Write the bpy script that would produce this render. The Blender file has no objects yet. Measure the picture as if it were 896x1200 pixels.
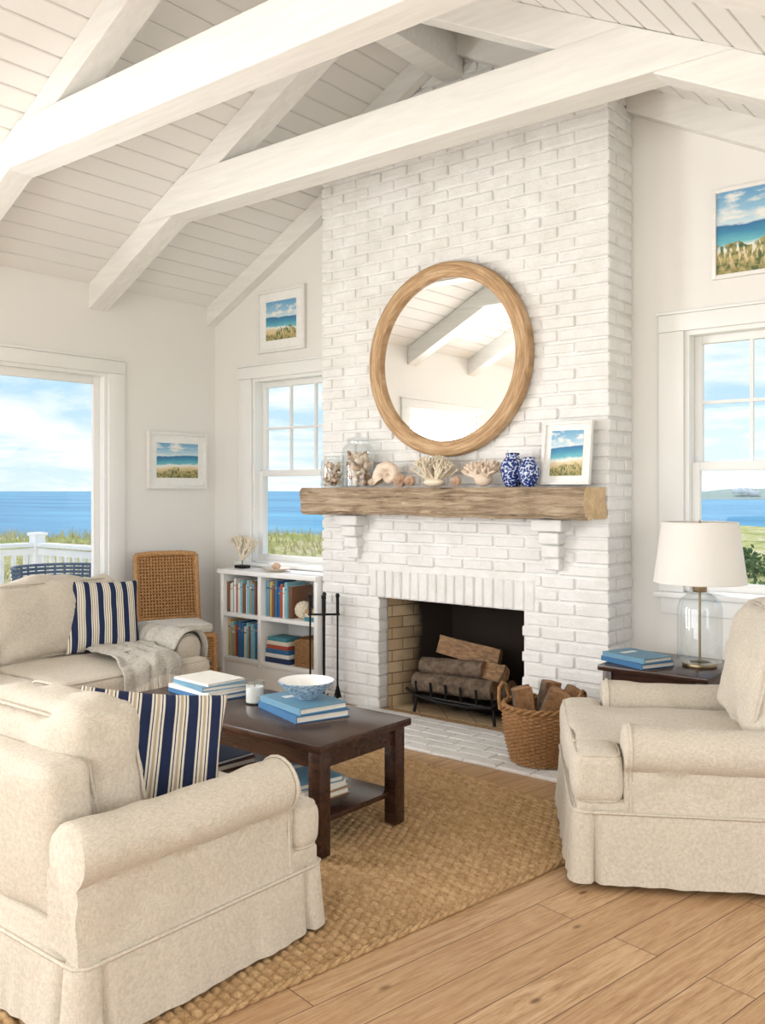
import bpy, bmesh, math, random
import numpy as np
from mathutils import Vector, Matrix, Euler, noise
random.seed(7)
R=math.radians
sc=bpy.context.scene
COL=sc.collection

# ------------------------------------------------------------------ materials
def lin(c):
    return tuple(((x/255)/12.92 if x/255<=0.04045 else ((x/255+0.055)/1.055)**2.4) for x in c)+(1,)
class NT:
    def __init__(s,name):
        s.m=bpy.data.materials.new(name); s.m.use_nodes=True
        s.t=s.m.node_tree; s.t.nodes.clear()
        s.out=s.n('ShaderNodeOutputMaterial')
    def n(s,typ,**kw):
        nd=s.t.nodes.new(typ)
        for k,v in kw.items(): setattr(nd,k,v)
        return nd
    def l(s,a,b): s.t.links.new(a,b)
    def coord(s,scale=(1,1,1),rot=(0,0,0),loc=(0,0,0),out='Object'):
        tc=s.n('ShaderNodeTexCoord'); mp=s.n('ShaderNodeMapping')
        mp.inputs['Scale'].default_value=scale; mp.inputs['Rotation'].default_value=rot; mp.inputs['Location'].default_value=loc
        s.l(tc.outputs[out],mp.inputs['Vector']); return mp.outputs['Vector']
    def noise(s,vec,scale,detail=4,rough=.55,dist=0):
        nd=s.n('ShaderNodeTexNoise'); nd.inputs['Scale'].default_value=scale; nd.inputs['Detail'].default_value=detail
        nd.inputs['Roughness'].default_value=rough; nd.inputs['Distortion'].default_value=dist
        s.l(vec,nd.inputs['Vector']); return nd.outputs['Fac']
    def ramp(s,fac,stops,interp='LINEAR'):
        nd=s.n('ShaderNodeValToRGB'); cr=nd.color_ramp; cr.interpolation=interp
        while len(cr.elements)<len(stops): cr.elements.new(.5)
        for e,(p,c) in zip(cr.elements,stops):
            e.position=p; e.color=c if len(c)==4 else tuple(c)+(1,)
        s.l(fac,nd.inputs['Fac']); return nd.outputs['Color']
    def mix(s,fac,a,b,mode='MIX'):
        nd=s.n('ShaderNodeMix',data_type='RGBA',blend_type=mode)
        for sock,v in ((nd.inputs[0],fac),(nd.inputs[6],a),(nd.inputs[7],b)):
            if hasattr(v,'is_output'): s.l(v,sock)
            else: sock.default_value=v
        return nd.outputs[2]
    def math(s,op,a,b=0.0,c=None):
        nd=s.n('ShaderNodeMath',operation=op)
        for i,v in enumerate((a,b,c)):
            if v is None: continue
            if hasattr(v,'is_output'): s.l(v,nd.inputs[i])
            else: nd.inputs[i].default_value=v
        return nd.outputs[0]
    def bsdf(s,color,rough=.5,bump=None,bstr=.3,bdist=.01,metal=0,spec=.5,sheen=0,bump2=None):
        b=s.n('ShaderNodeBsdfPrincipled')
        if hasattr(color,'is_output'): s.l(color,b.inputs['Base Color'])
        else: b.inputs['Base Color'].default_value=color
        if hasattr(rough,'is_output'): s.l(rough,b.inputs['Roughness'])
        else: b.inputs['Roughness'].default_value=rough
        b.inputs['Metallic'].default_value=metal
        b.inputs['Specular IOR Level'].default_value=spec
        b.inputs['Sheen Weight'].default_value=sheen
        if bump is not None:
            bp=s.n('ShaderNodeBump'); bp.inputs['Strength'].default_value=bstr; bp.inputs['Distance'].default_value=bdist
            s.l(bump,bp.inputs['Height']); s.l(bp.outputs[0],b.inputs['Normal'])
        s.l(b.outputs[0],s.out.inputs['Surface']); return s.m

def plain(name,rgb,rough=.5,metal=0,ns=30,nb=.1,var=.06,spec=.5):
    t=NT(name); v=t.coord(); f=t.noise(v,ns)
    c=lin(rgb); d=tuple(x*(1-var) for x in c[:3])+(1,)
    col=t.ramp(f,[(.3,d),(.7,c)])
    return t.bsdf(col,rough,f,nb,.004,metal,spec)
def paint(name,rgb,rough=.6,bd=.002,st=.15,ns=60):
    t=NT(name); v=t.coord(); f=t.noise(v,ns,3); g=t.noise(v,.8,2)
    c=lin(rgb); col=t.ramp(g,[(.3,tuple(x*.97 for x in c[:3])),(.7,c)])
    return t.bsdf(col,rough,f,st,bd,spec=.3)
def wood(name,dark,light,stretch=(1,12,12),rough=.45,scale=3,bst=.25,spec=.5):
    t=NT(name); v=t.coord(stretch); f=t.noise(v,scale,8,.62,.6); g=t.noise(v,scale*5,4)
    m=t.math('ADD',t.math('MULTIPLY',f,.75),t.math('MULTIPLY',g,.25))
    col=t.ramp(m,[(.32,lin(dark)),(.5,tuple((a+b)/2 for a,b in zip(lin(dark),lin(light)))),(.66,lin(light))])
    return t.bsdf(col,rough,m,bst,.004,spec=spec)
def linen(name,rgb,weave=520,var=.095,bst=.35,sheen=.1,ln=.13):
    t=NT(name); v=t.coord()
    a=t.noise(t.coord((weave,weave*ln,weave*ln)),1,1); b=t.noise(t.coord((weave*ln,weave*ln,weave)),1,1); b2=t.noise(t.coord((weave*ln,weave,weave*ln)),1,1)
    w=t.math('MULTIPLY',t.math('ADD',t.math('ADD',a,b),b2),.333)
    g=t.noise(t.coord((1,1,.4)),8,4,.5)
    c=lin(rgb); d=tuple(x*(1-var*2.4) for x in c[:3])
    col=t.ramp(w,[(.38,d),(.60,c)])
    return t.bsdf(col,.95,t.math('ADD',t.math('MULTIPLY',w,.5),t.math('MULTIPLY',g,1.3)),bst,.006,spec=.12,sheen=sheen)
def glassy(name,tint=(1,1,1),gl=.08):
    t=NT(name); tr=t.n('ShaderNodeBsdfTransparent'); tr.inputs[0].default_value=(*tint,1)
    g=t.n('ShaderNodeBsdfGlossy'); g.inputs['Roughness'].default_value=.02
    lw=t.n('ShaderNodeLayerWeight'); lw.inputs[0].default_value=.25
    f=t.math('MULTIPLY_ADD',lw.outputs['Facing'],.45,gl)
    f=t.math('MINIMUM',f,.8)
    mx=t.n('ShaderNodeMixShader'); t.l(f,mx.inputs[0]); t.l(tr.outputs[0],mx.inputs[1]); t.l(g.outputs[0],mx.inputs[2])
    t.l(mx.outputs[0],t.out.inputs['Surface']); return t.m
def pane(name):
    t=NT(name); tr=t.n('ShaderNodeBsdfTransparent'); g=t.n('ShaderNodeBsdfGlossy'); g.inputs['Roughness'].default_value=.01
    mx=t.n('ShaderNodeMixShader'); mx.inputs[0].default_value=.02
    t.l(tr.outputs[0],mx.inputs[1]); t.l(g.outputs[0],mx.inputs[2]); t.l(mx.outputs[0],t.out.inputs['Surface']); return t.m

M_wall=paint('wall_paint',(243,241,237))
M_trim=paint('trim_paint',(247,247,245),.4)
t=NT('painted_beam_wood'); v=t.coord((1,10,10)); f=t.noise(v,2.5,6,.6,.4); M_beam=t.bsdf(t.ramp(f,[(.3,lin((232,231,227))),(.7,lin((244,243,240)))]),.55,f,.35,.005,spec=.3)
M_ceil=paint('ceiling_plank_paint',(242,241,238),.55)
t=NT('painted_brick'); v=t.coord(); f=t.noise(v,15,7,.72); g=t.noise(v,4.5,6,.7)
h=t.math('ADD',f,t.math('MULTIPLY',t.noise(v,85,3),.40))
M_brick=t.bsdf(t.ramp(g,[(.34,lin((236,235,231))),(.5,lin((244,243,241))),(.66,lin((250,250,249)))]),.5,h,.85,.012,spec=.4)
t=NT('firebrick'); tc=t.coord(); sp=t.n('ShaderNodeSeparateXYZ'); t.l(tc,sp.inputs[0])
cb=t.n('ShaderNodeCombineXYZ'); t.l(t.math('ADD',sp.outputs['X'],sp.outputs['Y']),cb.inputs[0]); t.l(sp.outputs['Z'],cb.inputs[1])
bt=t.n('ShaderNodeTexBrick'); t.l(cb.outputs[0],bt.inputs['Vector']); bt.inputs['Scale'].default_value=1
bt.inputs['Brick Width'].default_value=.23; bt.inputs['Row Height'].default_value=.078; bt.inputs['Mortar Size'].default_value=.004
bt.inputs['Color1'].default_value=lin((206,184,150)); bt.inputs['Color2'].default_value=lin((176,150,118)); bt.inputs['Mortar'].default_value=lin((120,102,82))
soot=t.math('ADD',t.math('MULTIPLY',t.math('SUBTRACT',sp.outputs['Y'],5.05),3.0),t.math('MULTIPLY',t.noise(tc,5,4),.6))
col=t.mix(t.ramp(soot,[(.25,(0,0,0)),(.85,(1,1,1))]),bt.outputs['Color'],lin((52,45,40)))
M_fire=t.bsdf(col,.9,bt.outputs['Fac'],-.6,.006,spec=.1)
M_soot=plain('soot_black',(38,35,32),.95,nb=.3)
M_iron=plain('black_iron',(28,27,27),.45,.6,nb=.2)
# floor
t=NT('oak_floor'); v=t.coord(rot=(0,0,R(-80)))
bt=t.n('ShaderNodeTexBrick'); bt.offset=.37; bt.offset_frequency=2; t.l(v,bt.inputs['Vector']); bt.inputs['Scale'].default_value=1
bt.inputs['Brick Width'].default_value=1.6; bt.inputs['Row Height'].default_value=.165; bt.inputs['Mortar Size'].default_value=.0017; bt.inputs['Mortar Smooth'].default_value=.15; bt.inputs['Bias'].default_value=0
bt.inputs['Color1'].default_value=(0,0,0,1); bt.inputs['Color2'].default_value=(1,1,1,1); bt.inputs['Mortar'].default_value=(.5,.5,.5,1)
off=t.n('ShaderNodeVectorMath',operation='ADD'); t.l(v,off.inputs[0]); sc3=t.n('ShaderNodeVectorMath',operation='SCALE'); t.l(bt.outputs['Color'],sc3.inputs[0]); sc3.inputs['Scale'].default_value=7; t.l(sc3.outputs[0],off.inputs[1])
mp=t.n('ShaderNodeMapping'); mp.inputs['Scale'].default_value=(1,13,1); t.l(off.outputs[0],mp.inputs['Vector'])
f=t.noise(mp.outputs[0],1.5,9,.66,2.4); g=t.noise(mp.outputs[0],12,5,.75)
grain=t.ramp(t.math('ADD',t.math('MULTIPLY',f,.6),t.math('MULTIPLY',g,.4)),[(.36,lin((146,110,76))),(.44,lin((178,142,104))),(.53,lin((200,166,128))),(.64,lin((214,186,150)))])
col=t.mix(t.math('MULTIPLY',bt.outputs['Color'],.50),grain,lin((170,132,94)),'MIX')
vo=t.n('ShaderNodeTexVoronoi'); vo.inputs['Scale'].default_value=1.9; mp2=t.n('ShaderNodeMapping'); mp2.inputs['Scale'].default_value=(1,2.2,1); t.l(off.outputs[0],mp2.inputs[0]); t.l(mp2.outputs[0],vo.inputs['Vector'])
col=t.mix(t.ramp(vo.outputs['Distance'],[(.02,(.85,.85,.85)),(.06,(0,0,0))]),col,lin((100,68,44)))
col=t.mix(bt.outputs['Fac'],col,lin((84,60,42)))
M_floor=t.bsdf(col,.42,t.math('SUBTRACT',t.math('MULTIPLY',f,.25),bt.outputs['Fac']),.35,.003,spec=.38)
# jute
t=NT('jute_weave'); v=t.coord(); f=t.noise(v,120,5,.7); g=t.noise(v,3,3); k=t.noise(t.coord((20,29,1)),1,1)
c1=t.ramp(f,[(.3,lin((140,108,72))),(.7,lin((208,174,130)))])
c2=t.mix(.3,c1,t.ramp(k,[(.38,lin((146,112,76))),(.62,lin((218,188,146)))]))
M_jute=t.bsdf(t.mix(.10,c2,t.ramp(g,[(.3,lin((160,124,84))),(.7,lin((206,174,132)))])),.95,f,.8,.004,spec=.1)
M_linen=linen('natural_linen',(213,204,189))
M_linenw=linen('cream_linen',(232,226,214))
M_throw=linen('warm_grey_knit',(204,199,190),300,.14,.8,ln=.2)
M_walnut=wood('espresso_wood',(38,23,17),(72,45,34),(1.5,12,12),.22,3,.10)
t=NT('mirror_oak'); tcn=t.n('ShaderNodeTexCoord'); sp=t.n('ShaderNodeSeparateXYZ'); t.l(tcn.outputs['Object'],sp.inputs[0])
ang=t.math('ARCTAN2',sp.outputs['Z'],sp.outputs['X']); rad=t.math('SQRT',t.math('ADD',t.math('MULTIPLY',sp.outputs['X'],sp.outputs['X']),t.math('MULTIPLY',sp.outputs['Z'],sp.outputs['Z'])))
cb=t.n('ShaderNodeCombineXYZ'); t.l(t.math('MULTIPLY',t.math('COSINE',ang),1.6),cb.inputs[0]); t.l(t.math('MULTIPLY',rad,34),cb.inputs[1]); t.l(t.math('MULTIPLY',t.math('SINE',ang),1.6),cb.inputs[2])
f=t.noise(cb.outputs[0],2.2,8,.6,.5)
M_oakfr=t.bsdf(t.ramp(f,[(.34,lin((160,126,92))),(.5,lin((190,156,118))),(.66,lin((214,184,148)))]),.6,f,.4,.004,spec=.25)
t=NT('driftwood_beam'); v=t.coord((1.0,14,14)); f=t.noise(v,2.2,10,.72,1.4); g=t.noise(t.coord(),5,5)
vo=t.n('ShaderNodeTexVoronoi'); vo.inputs['Scale'].default_value=2.6; t.l(t.coord((1,.6,1.6)),vo.inputs['Vector'])
col=t.ramp(t.math('ADD',t.math('MULTIPLY',f,.75),t.math('MULTIPLY',g,.25)),[(.36,lin((90,74,60))),(.43,lin((150,130,108))),(.52,lin((190,168,142))),(.62,lin((212,194,170))),(.75,lin((224,210,190)))])
col=t.mix(t.ramp(vo.outputs['Distance'],[(.04,(.9,.9,.9)),(.10,(0,0,0))]),col,lin((78,56,42)))
M_drift=t.bsdf(col,.85,f,1.0,.02,spec=.15)
M_cutwood=wood('cut_wood',(194,160,118),(228,202,162),(6,6,6),.8,4,.4)
M_bark=wood('log_bark',(60,48,40),(132,114,96),(3,3,3),.95,6,1.0)
m_=NT('mirror_glass'); g=m_.n('ShaderNodeBsdfGlossy'); g.inputs['Roughness'].default_value=.005; g.inputs[0].default_value=(.93,.94,.94,1); m_.l(g.outputs[0],m_.out.inputs[0]); M_mirror=m_.m
M_pane=pane('window_pane'); M_glass=glassy('clear_glass',(.95,.975,.98))
M_wicker=wood('wicker_cane',(150,102,58),(214,168,114),(8,8,8),.6,8,.6)
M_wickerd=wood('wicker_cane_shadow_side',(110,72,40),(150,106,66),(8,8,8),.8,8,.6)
M_basket=wood('basket_seagrass',(110,74,44),(190,144,94),(10,10,10),.8,8,.8)
M_shell=wood('shell_cream',(216,190,164),(244,232,216),(4,4,9),.5,6,.4)
M_shellp=wood('shell_pink',(196,150,120),(234,210,186),(4,4,9),.45,5,.3)
M_coral=plain('coral_cream',(238,226,204),.85,nb=.8,ns=90)
M_white=plain('white_ceramic',(244,242,239),.3)
M_page=plain('book_pages',(238,232,220),.9)
M_shade=plain('linen_lampshade',(240,237,231),.9,nb=.3,ns=200)
M_brass=plain('brushed_brass',(160,142,112),.35,.9)
t=NT('blue_willow_ceramic'); v=t.coord(); vo=t.n('ShaderNodeTexVoronoi'); vo.inputs['Scale'].default_value=75; t.l(v,vo.inputs['Vector']); f=t.noise(v,60,3)
M_bluew=t.bsdf(t.ramp(t.math('ADD',vo.outputs['Distance'],t.math('MULTIPLY',f,.35)),[(.58,lin((24,48,116))),(.74,lin((44,78,156))),(.84,lin((210,220,236)))]),.12,spec=.6)
t=NT('bowl_glaze'); v=t.coord((1,1,3)); f=t.noise(v,60,3); M_bowl=t.bsdf(t.ramp(f,[(.40,lin((104,140,172))),(.58,lin((196,212,224)))]),.2)
BK=[plain('book_'+n,c,.5) for n,c in dict(teal=(70,138,150),blue=(56,112,160),navy=(34,52,90),cream=(232,222,202),tan=(184,150,108),aqua=(136,192,204),brown=(124,84,58),white=(240,238,232),sky=(104,150,176),red=(176,82,62),yellow=(214,176,92),charcoal=(60,60,64)).items()]
t=NT('navy_stripe'); v=t.coord(); sp=t.n('ShaderNodeSeparateXYZ'); t.l(v,sp.inputs[0])
x=t.math('ADD',sp.outputs['X'],1.0); x=t.math('DIVIDE',t.math('MODULO',x,.080),.080)
nv=lin((40,50,80)); cr=lin((228,222,208)); tn=lin((186,172,148))
col=t.ramp(x,[(0,nv),(.34,cr),(.43,nv),(.48,cr),(.57,tn),(.68,cr),(.77,nv),(.82,cr),(.91,nv)],'CONSTANT')
w=t.noise(t.coord((300,60,60)),1,2); M_stripe=t.bsdf(col,.9,t.math('ADD',w,t.noise(v,7,3)),.5,.004,spec=.15)

# ------------------------------------------------------------------ mesh builder
class MB:
    def __init__(s): s.v=[];s.f=[];s.m=[];s.mats=[]
    def mi(s,mat):
        if mat not in s.mats: s.mats.append(mat)
        return s.mats.index(mat)
    def add(s,vs,fs,mat,M=None):
        o=len(s.v)
        if M is not None: vs=[M@Vector(p) for p in vs]
        s.v.extend([tuple(p) for p in vs]); k=s.mi(mat)
        for f in fs: s.f.append(tuple(i+o for i in f)); s.m.append(k)
    def box(s,size,loc,mat,rot=None,bev=0,M=None,seg=2):
        T=Matrix.Translation(loc)
        if rot: T=T@Euler(rot).to_matrix().to_4x4()
        if M is not None: T=M@T
        a,b,c=[x/2 for x in size]
        if bev<=0:
            vs=[(-a,-b,-c),(a,-b,-c),(a,b,-c),(-a,b,-c),(-a,-b,c),(a,-b,c),(a,b,c),(-a,b,c)]
            s.add(vs,[(0,3,2,1),(4,5,6,7),(0,1,5,4),(1,2,6,5),(2,3,7,6),(3,0,4,7)],mat,T); return
        bm=bmesh.new(); bmesh.ops.create_cube(bm,size=1)
        for v in bm.verts: v.co=Vector((v.co.x*size[0],v.co.y*size[1],v.co.z*size[2]))
        bmesh.ops.bevel(bm,geom=bm.edges[:],offset=bev,segments=seg,profile=.5,affect='EDGES')
        bm.verts.index_update()
        s.add([v.co.copy() for v in bm.verts],[[v.index for v in f.verts] for f in bm.faces],mat,T); bm.free()
    def b2(s,lo,hi,mat,bev=0,M=None):
        s.box([hi[i]-lo[i] for i in range(3)],[(hi[i]+lo[i])/2 for i in range(3)],mat,bev=bev,M=M)
    def rings(s,rings,mat,M=None,closed=True,cap=(True,True)):
        n=len(rings[0]); vs=[p for r in rings for p in r]; fs=[]
        for i in range(len(rings)-1):
            for j in range(n if closed else n-1):
                k=(j+1)%n; fs.append((i*n+j,i*n+k,(i+1)*n+k,(i+1)*n+j))
        if closed and cap[0]: fs.append(tuple(range(n))[::-1])
        if closed and cap[1]: fs.append(tuple((len(rings)-1)*n+j for j in range(n)))
        s.add(vs,fs,mat,M)
    def prism(s,poly,ax,a0,a1,mat,M=None):
        def P(u,w,a):
            return {'y':(u,a,w),'x':(a,u,w),'z':(u,w,a)}[ax]
        s.rings([[P(u,w,a0) for u,w in poly],[P(u,w,a1) for u,w in poly]],mat,M)
    def lathe(s,prof,mat,loc=(0,0,0),n=32,M=None,disp=None,cap=None):
        rs=[]
        for r,z in prof:
            ring=[]
            for j in range(n):
                a=2*math.pi*j/n; rr=r*(disp(a,z) if disp else 1)
                ring.append((loc[0]+rr*math.cos(a),loc[1]+rr*math.sin(a),loc[2]+z))
            rs.append(ring)
        s.rings(rs,mat,M,cap=cap if cap else (prof[0][0]>1e-4,False))
    def tube(s,pts,r,mat,n=8,closed=False,M=None,taper=None):
        pts=[Vector(p) for p in pts]; L=len(pts); rs=[]
        up=Vector((0,0,1)); prev=None
        for i,p in enumerate(pts):
            if closed: tg=pts[(i+1)%L]-pts[i-1]
            else: tg=pts[min(i+1,L-1)]-pts[max(i-1,0)]
            if tg.length<1e-9: tg=Vector((0,0,1))
            tg.normalize()
            if prev is None:
                a=up if abs(tg.z)<.9 else Vector((1,0,0)); nrm=tg.cross(a).normalized()
            else:
                nrm=(prev-tg*prev.dot(tg)); 
                nrm=nrm.normalized() if nrm.length>1e-6 else tg.orthogonal().normalized()
            prev=nrm; bn=tg.cross(nrm)
            rr=r if taper is None else r*(taper(i/(L-1)))
            rs.append([p+nrm*rr*math.cos(2*math.pi*j/n)+bn*rr*math.sin(2*math.pi*j/n) for j in range(n)])
        if closed: rs.append(rs[0])
        s.rings(rs,mat,M,cap=(not closed,not closed))
    def cyl(s,p1,p2,r1,r2,mat,n=16,M=None):
        s.tube([p1,p2],1,mat,n,M=M,taper=lambda t:r1+(r2-r1)*t)
    def ball(s,c,rad,mat,M=None,n=16,m=10,fn=None):
        rs=[]
        for i in range(m+1):
            ph=math.pi*i/m; ring=[]
            for j in range(n):
                a=2*math.pi*j/n; d=Vector((math.sin(ph)*math.cos(a),math.sin(ph)*math.sin(a),-math.cos(ph)))
                k=fn(d) if fn else 1
                ring.append((c[0]+d.x*rad[0]*k,c[1]+d.y*rad[1]*k,c[2]+d.z*rad[2]*k))
            rs.append(ring)
        s.rings(rs,mat,M,cap=(False,False))
    def cushion(s,w,d,h,r,mat,M,puff=(0,0,.03),cuts=13,nz=.004,pipe=None,axis='z'):
        bm=bmesh.new(); bmesh.ops.create_cube(bm,size=2)
        bmesh.ops.subdivide_edges(bm,edges=bm.edges[:],cuts=cuts,use_grid_fill=True)
        H=Vector((w/2,d/2,h/2)); I=Vector((max(H[i]-r,0.001) for i in range(3)))
        for v in bm.verts:
            p=Vector([math.sin(max(-1,min(1,c))*math.pi/2) for c in v.co])
            q=Vector([p[i]*H[i] for i in range(3)])
            inn=Vector([max(-I[i],min(I[i],q[i])) for i in range(3)])
            dv=q-inn
            o=inn+(dv.normalized()*r if dv.length>1e-7 else Vector())
            fx=1-p.x*p.x;fy=1-p.y*p.y;fz=1-p.z*p.z
            o.x+=p.x*puff[0]*fy*fz; o.y+=p.y*puff[1]*fx*fz; o.z+=p.z*puff[2]*fx*fy
            k=M@o
            o+=p*(noise.noise(k*5)*nz*2+noise.noise(k*13)*nz)
            v.co=o
        bm.verts.index_update()
        s.add([v.co.copy() for v in bm.verts],[[v.index for v in f.verts] for f in bm.faces],mat,M); bm.free()
        if pipe:
            A,B,Cc={'z':(0,1,2),'y':(0,2,1)}[axis]
            k=.72*r
            for sg in (-1,1):
                hx=H[A]-r+k; hy=H[B]-r+k; pts=[]
                rc=r*.9
                for ci,(sx,sy) in enumerate(((1,1),(-1,1),(-1,-1),(1,-1))):
                    for q in range(5):
                        a=R(90*ci+90*q/4); pt=[0,0,0]
                        pt[A]=sx*(hx-rc)+rc*math.cos(a); pt[B]=sy*(hy-rc)+rc*math.sin(a); pt[Cc]=sg*(H[Cc]-r+k); pts.append(pt)
                s.tube(pts,.0055,pipe,6,closed=True,M=M)
    def obj(s,name,parent=None,M=None,ang=40,smooth=True):
        me=bpy.data.meshes.new(name); me.from_pydata(s.v,[],s.f); me.update()
        for m in s.mats: me.materials.append(m)
        me.polygons.foreach_set('material_index',s.m)
        bm=bmesh.new(); bm.from_mesh(me); bmesh.ops.recalc_face_normals(bm,faces=bm.faces[:]); bm.to_mesh(me); bm.free()
        if smooth:
            me.shade_smooth(); me.set_sharp_from_angle(angle=R(ang))
        o=bpy.data.objects.new(name,me); COL.objects.link(o)
        if parent: o.parent=parent
        if M is not None: o.matrix_world=M
        return o
def TR(loc,rz=0,rx=0,ry=0): return Matrix.Translation(loc)@Euler((rx,ry,rz)).to_matrix().to_4x4()

# ------------------------------------------------------------------ room constants
XL,XR,YB,YR=-6.03,1.6,5.18,-3.0
EAVE,RX,RZ,SL=3.05,-3.35,4.45,1.4/2.68
XF=RX+(RZ-2.5)/SL
def zc(x):
    if x<RX: return RZ-SL*(RX-x)
    return max(2.5,RZ-SL*(x-RX))
CY=4.86; CX0,CX1=-4.50,-2.28; FX0,FX1,FH=-3.97,-2.85,.77

def wall(name,axis,a0,a1,c0,c1,ztop,breaks,holes,mat):
    mb=MB(); xs=sorted(set([a0,a1]+[b for b in breaks if a0<b<a1]+[h[0] for h in holes]+[h[1] for h in holes]))
    for i in range(len(xs)-1):
        l,r=xs[i],xs[i+1]; mid=(l+r)/2
        hs=sorted([(h[2],h[3]) for h in holes if h[0]<=mid<=h[1]])
        z=0
        for z0,z1 in hs:
            if z0>z: mb.prism([(l,z),(r,z),(r,z0),(l,z0)],'y' if axis=='x' else 'x',c0,c1,mat)
            z=z1
        mb.prism([(l,z),(r,z),(r,ztop(r)),(l,ztop(l))],'y' if axis=='x' else 'x',c0,c1,mat)
    return mb.obj(name,smooth=False)
WB=[(-5.57,-4.60,.90,2.42),(-1.97,-1.00,.90,2.42)]
WL=[(2.35,4.12,.70,2.40),(.40,1.75,.70,2.40),(-2.3,-.6,.7,2.4)]
WREAR=[(-5.2,-3.2,.05,2.35),(-2.8,-.8,.05,2.35)]  # unseen rear glass doors, added behind the camera to let in light
WRT=[(-2.2,-.4,.7,2.2),(1.8,3.8,.7,2.2)]  # unseen right-wall windows, added to let more light into the room
wall('wall_back','x',XL-.15,XR+.15,YB,YB+.15,lambda x:zc(min(max(x,XL),XR))+.05,[RX,XF,XL],WB+[(-4.0,-2.82,0,.80)],M_wall)
wall('wall_left','y',YR-.15,YB,XL-.15,XL,lambda y:EAVE+.03,[],WL,M_wall)
wall('wall_rear','x',XL-.15,XR+.15,YR-.15,YR,lambda x:zc(min(max(x,XL),XR))+.05,[RX,XF,XL],WREAR,M_wall)
wall('wall_right','y',YR,YB,XR,XR+.15,lambda y:2.55,[],WRT,M_wall)
mb=MB(); mb.b2((XL-.15,YR-.15,-.12),(XR+.15,YB+.15,0),M_floor); mb.obj('floor',smooth=False)
mb=MB()
def slope(xa,xb):
    za,zb=zc(xa),zc(xb); L=math.hypot(xb-xa,zb-za); n=round(L/.145); up=Vector((-(zb-za),0,xb-xa)).normalized()
    if up.z<0: up=-up
    A=Vector((xa,0,za)); D=(Vector((xb,0,zb))-A)/L
    for i in range(n):
        g=.003; p0=A+D*(i*L/n+g); p1=A+D*((i+1)*L/n-g); q1=p1+up*.02;q0=p0+up*.02; c=.006
        poly=[(p0.x,p0.z+.005),( (p0+D*c).x,(p0+D*c).z),((p1-D*c).x,(p1-D*c).z),(p1.x,p1.z+.005),(q1.x,q1.z),(q0.x,q0.z)]
        mb.prism(poly,'y',YR,YB,M_ceil)
    p0=A+up*.010-D*.1;p1=A+D*L+up*.010+D*.02;q1=p1+up*.12;q0=p0+up*.12
    mb.prism([(p0.x,p0.z),(p1.x,p1.z),(q1.x,q1.z),(q0.x,q0.z)],'y',YR-.15,YB+.15,M_ceil)
slope(XL,RX); slope(XF,RX)
mb.b2((XF,YR,2.5),(XR+.15,YB,2.62),M_ceil)
mb.obj('ceiling',smooth=False)
def rafter(mb,y0,y1,dep=.18,xa=XL,xb=XF):
    mb.prism([(xa,zc(xa)),(RX,RZ),(RX,RZ-dep),(xa,zc(xa)-dep)],'y',y0,y1,M_beam)
    mb.prism([(RX,RZ),(xb,zc(xb)),(xb,zc(xb)-dep),(RX,RZ-dep)],'y',y0,y1,M_beam)
for yc in (4.03,2.86,1.69,.52,-.65,-1.82):
    mb=MB(); rafter(mb,yc-.08,yc+.08,.19)
    mb.prism([(-5.42,3.37),(-4.93,3.62),(-1.77,3.62),(-1.28,3.37)],'y',yc-.092,yc+.092,M_beam)
    o=mb.obj('roof_truss',smooth=False)
    bv=o.modifiers.new('bev','BEVEL'); bv.width=.006; bv.segments=2; bv.limit_method='ANGLE'
mb=MB(); mb.prism([(XL,EAVE),(CX0,zc(CX0)),(CX0,zc(CX0)-.16),(XL,EAVE-.16)],'y',5.09,5.178,M_beam)
mb.prism([(CX1,zc(CX1)),(XF,zc(XF)),(XF,zc(XF)-.16),(CX1,zc(CX1)-.16)],'y',5.09,5.178,M_beam)
mb.prism([(CX0,zc(CX0)),(RX,RZ),(RX,RZ-.16),(CX0,zc(CX0)-.16)],'y',4.78,4.850,M_beam)
mb.prism([(RX,RZ),(CX1,zc(CX1)),(CX1,zc(CX1)-.16),(RX,RZ-.16)],'y',4.78,4.850,M_beam)
mb.obj('trim_gable_rafter',smooth=False)
mb=MB(); mb.b2((RX-.08,YR,4.14),(RX+.08,4.85,4.42),M_beam,.006); mb.obj('ridge_beam')
for nm,lo,hi in (('baseboard_left',(XL,YR,0),(XL+.018,YB,.14)),('baseboard_back',(CX1+.01,YB-.018,0),(XR,YB,.14)),('baseboard_right',(XR-.018,YR,0),(XR,YB,.14))):
    mb=MB(); mb.b2(lo,hi,M_trim,.004); mb.obj(nm)

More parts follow.
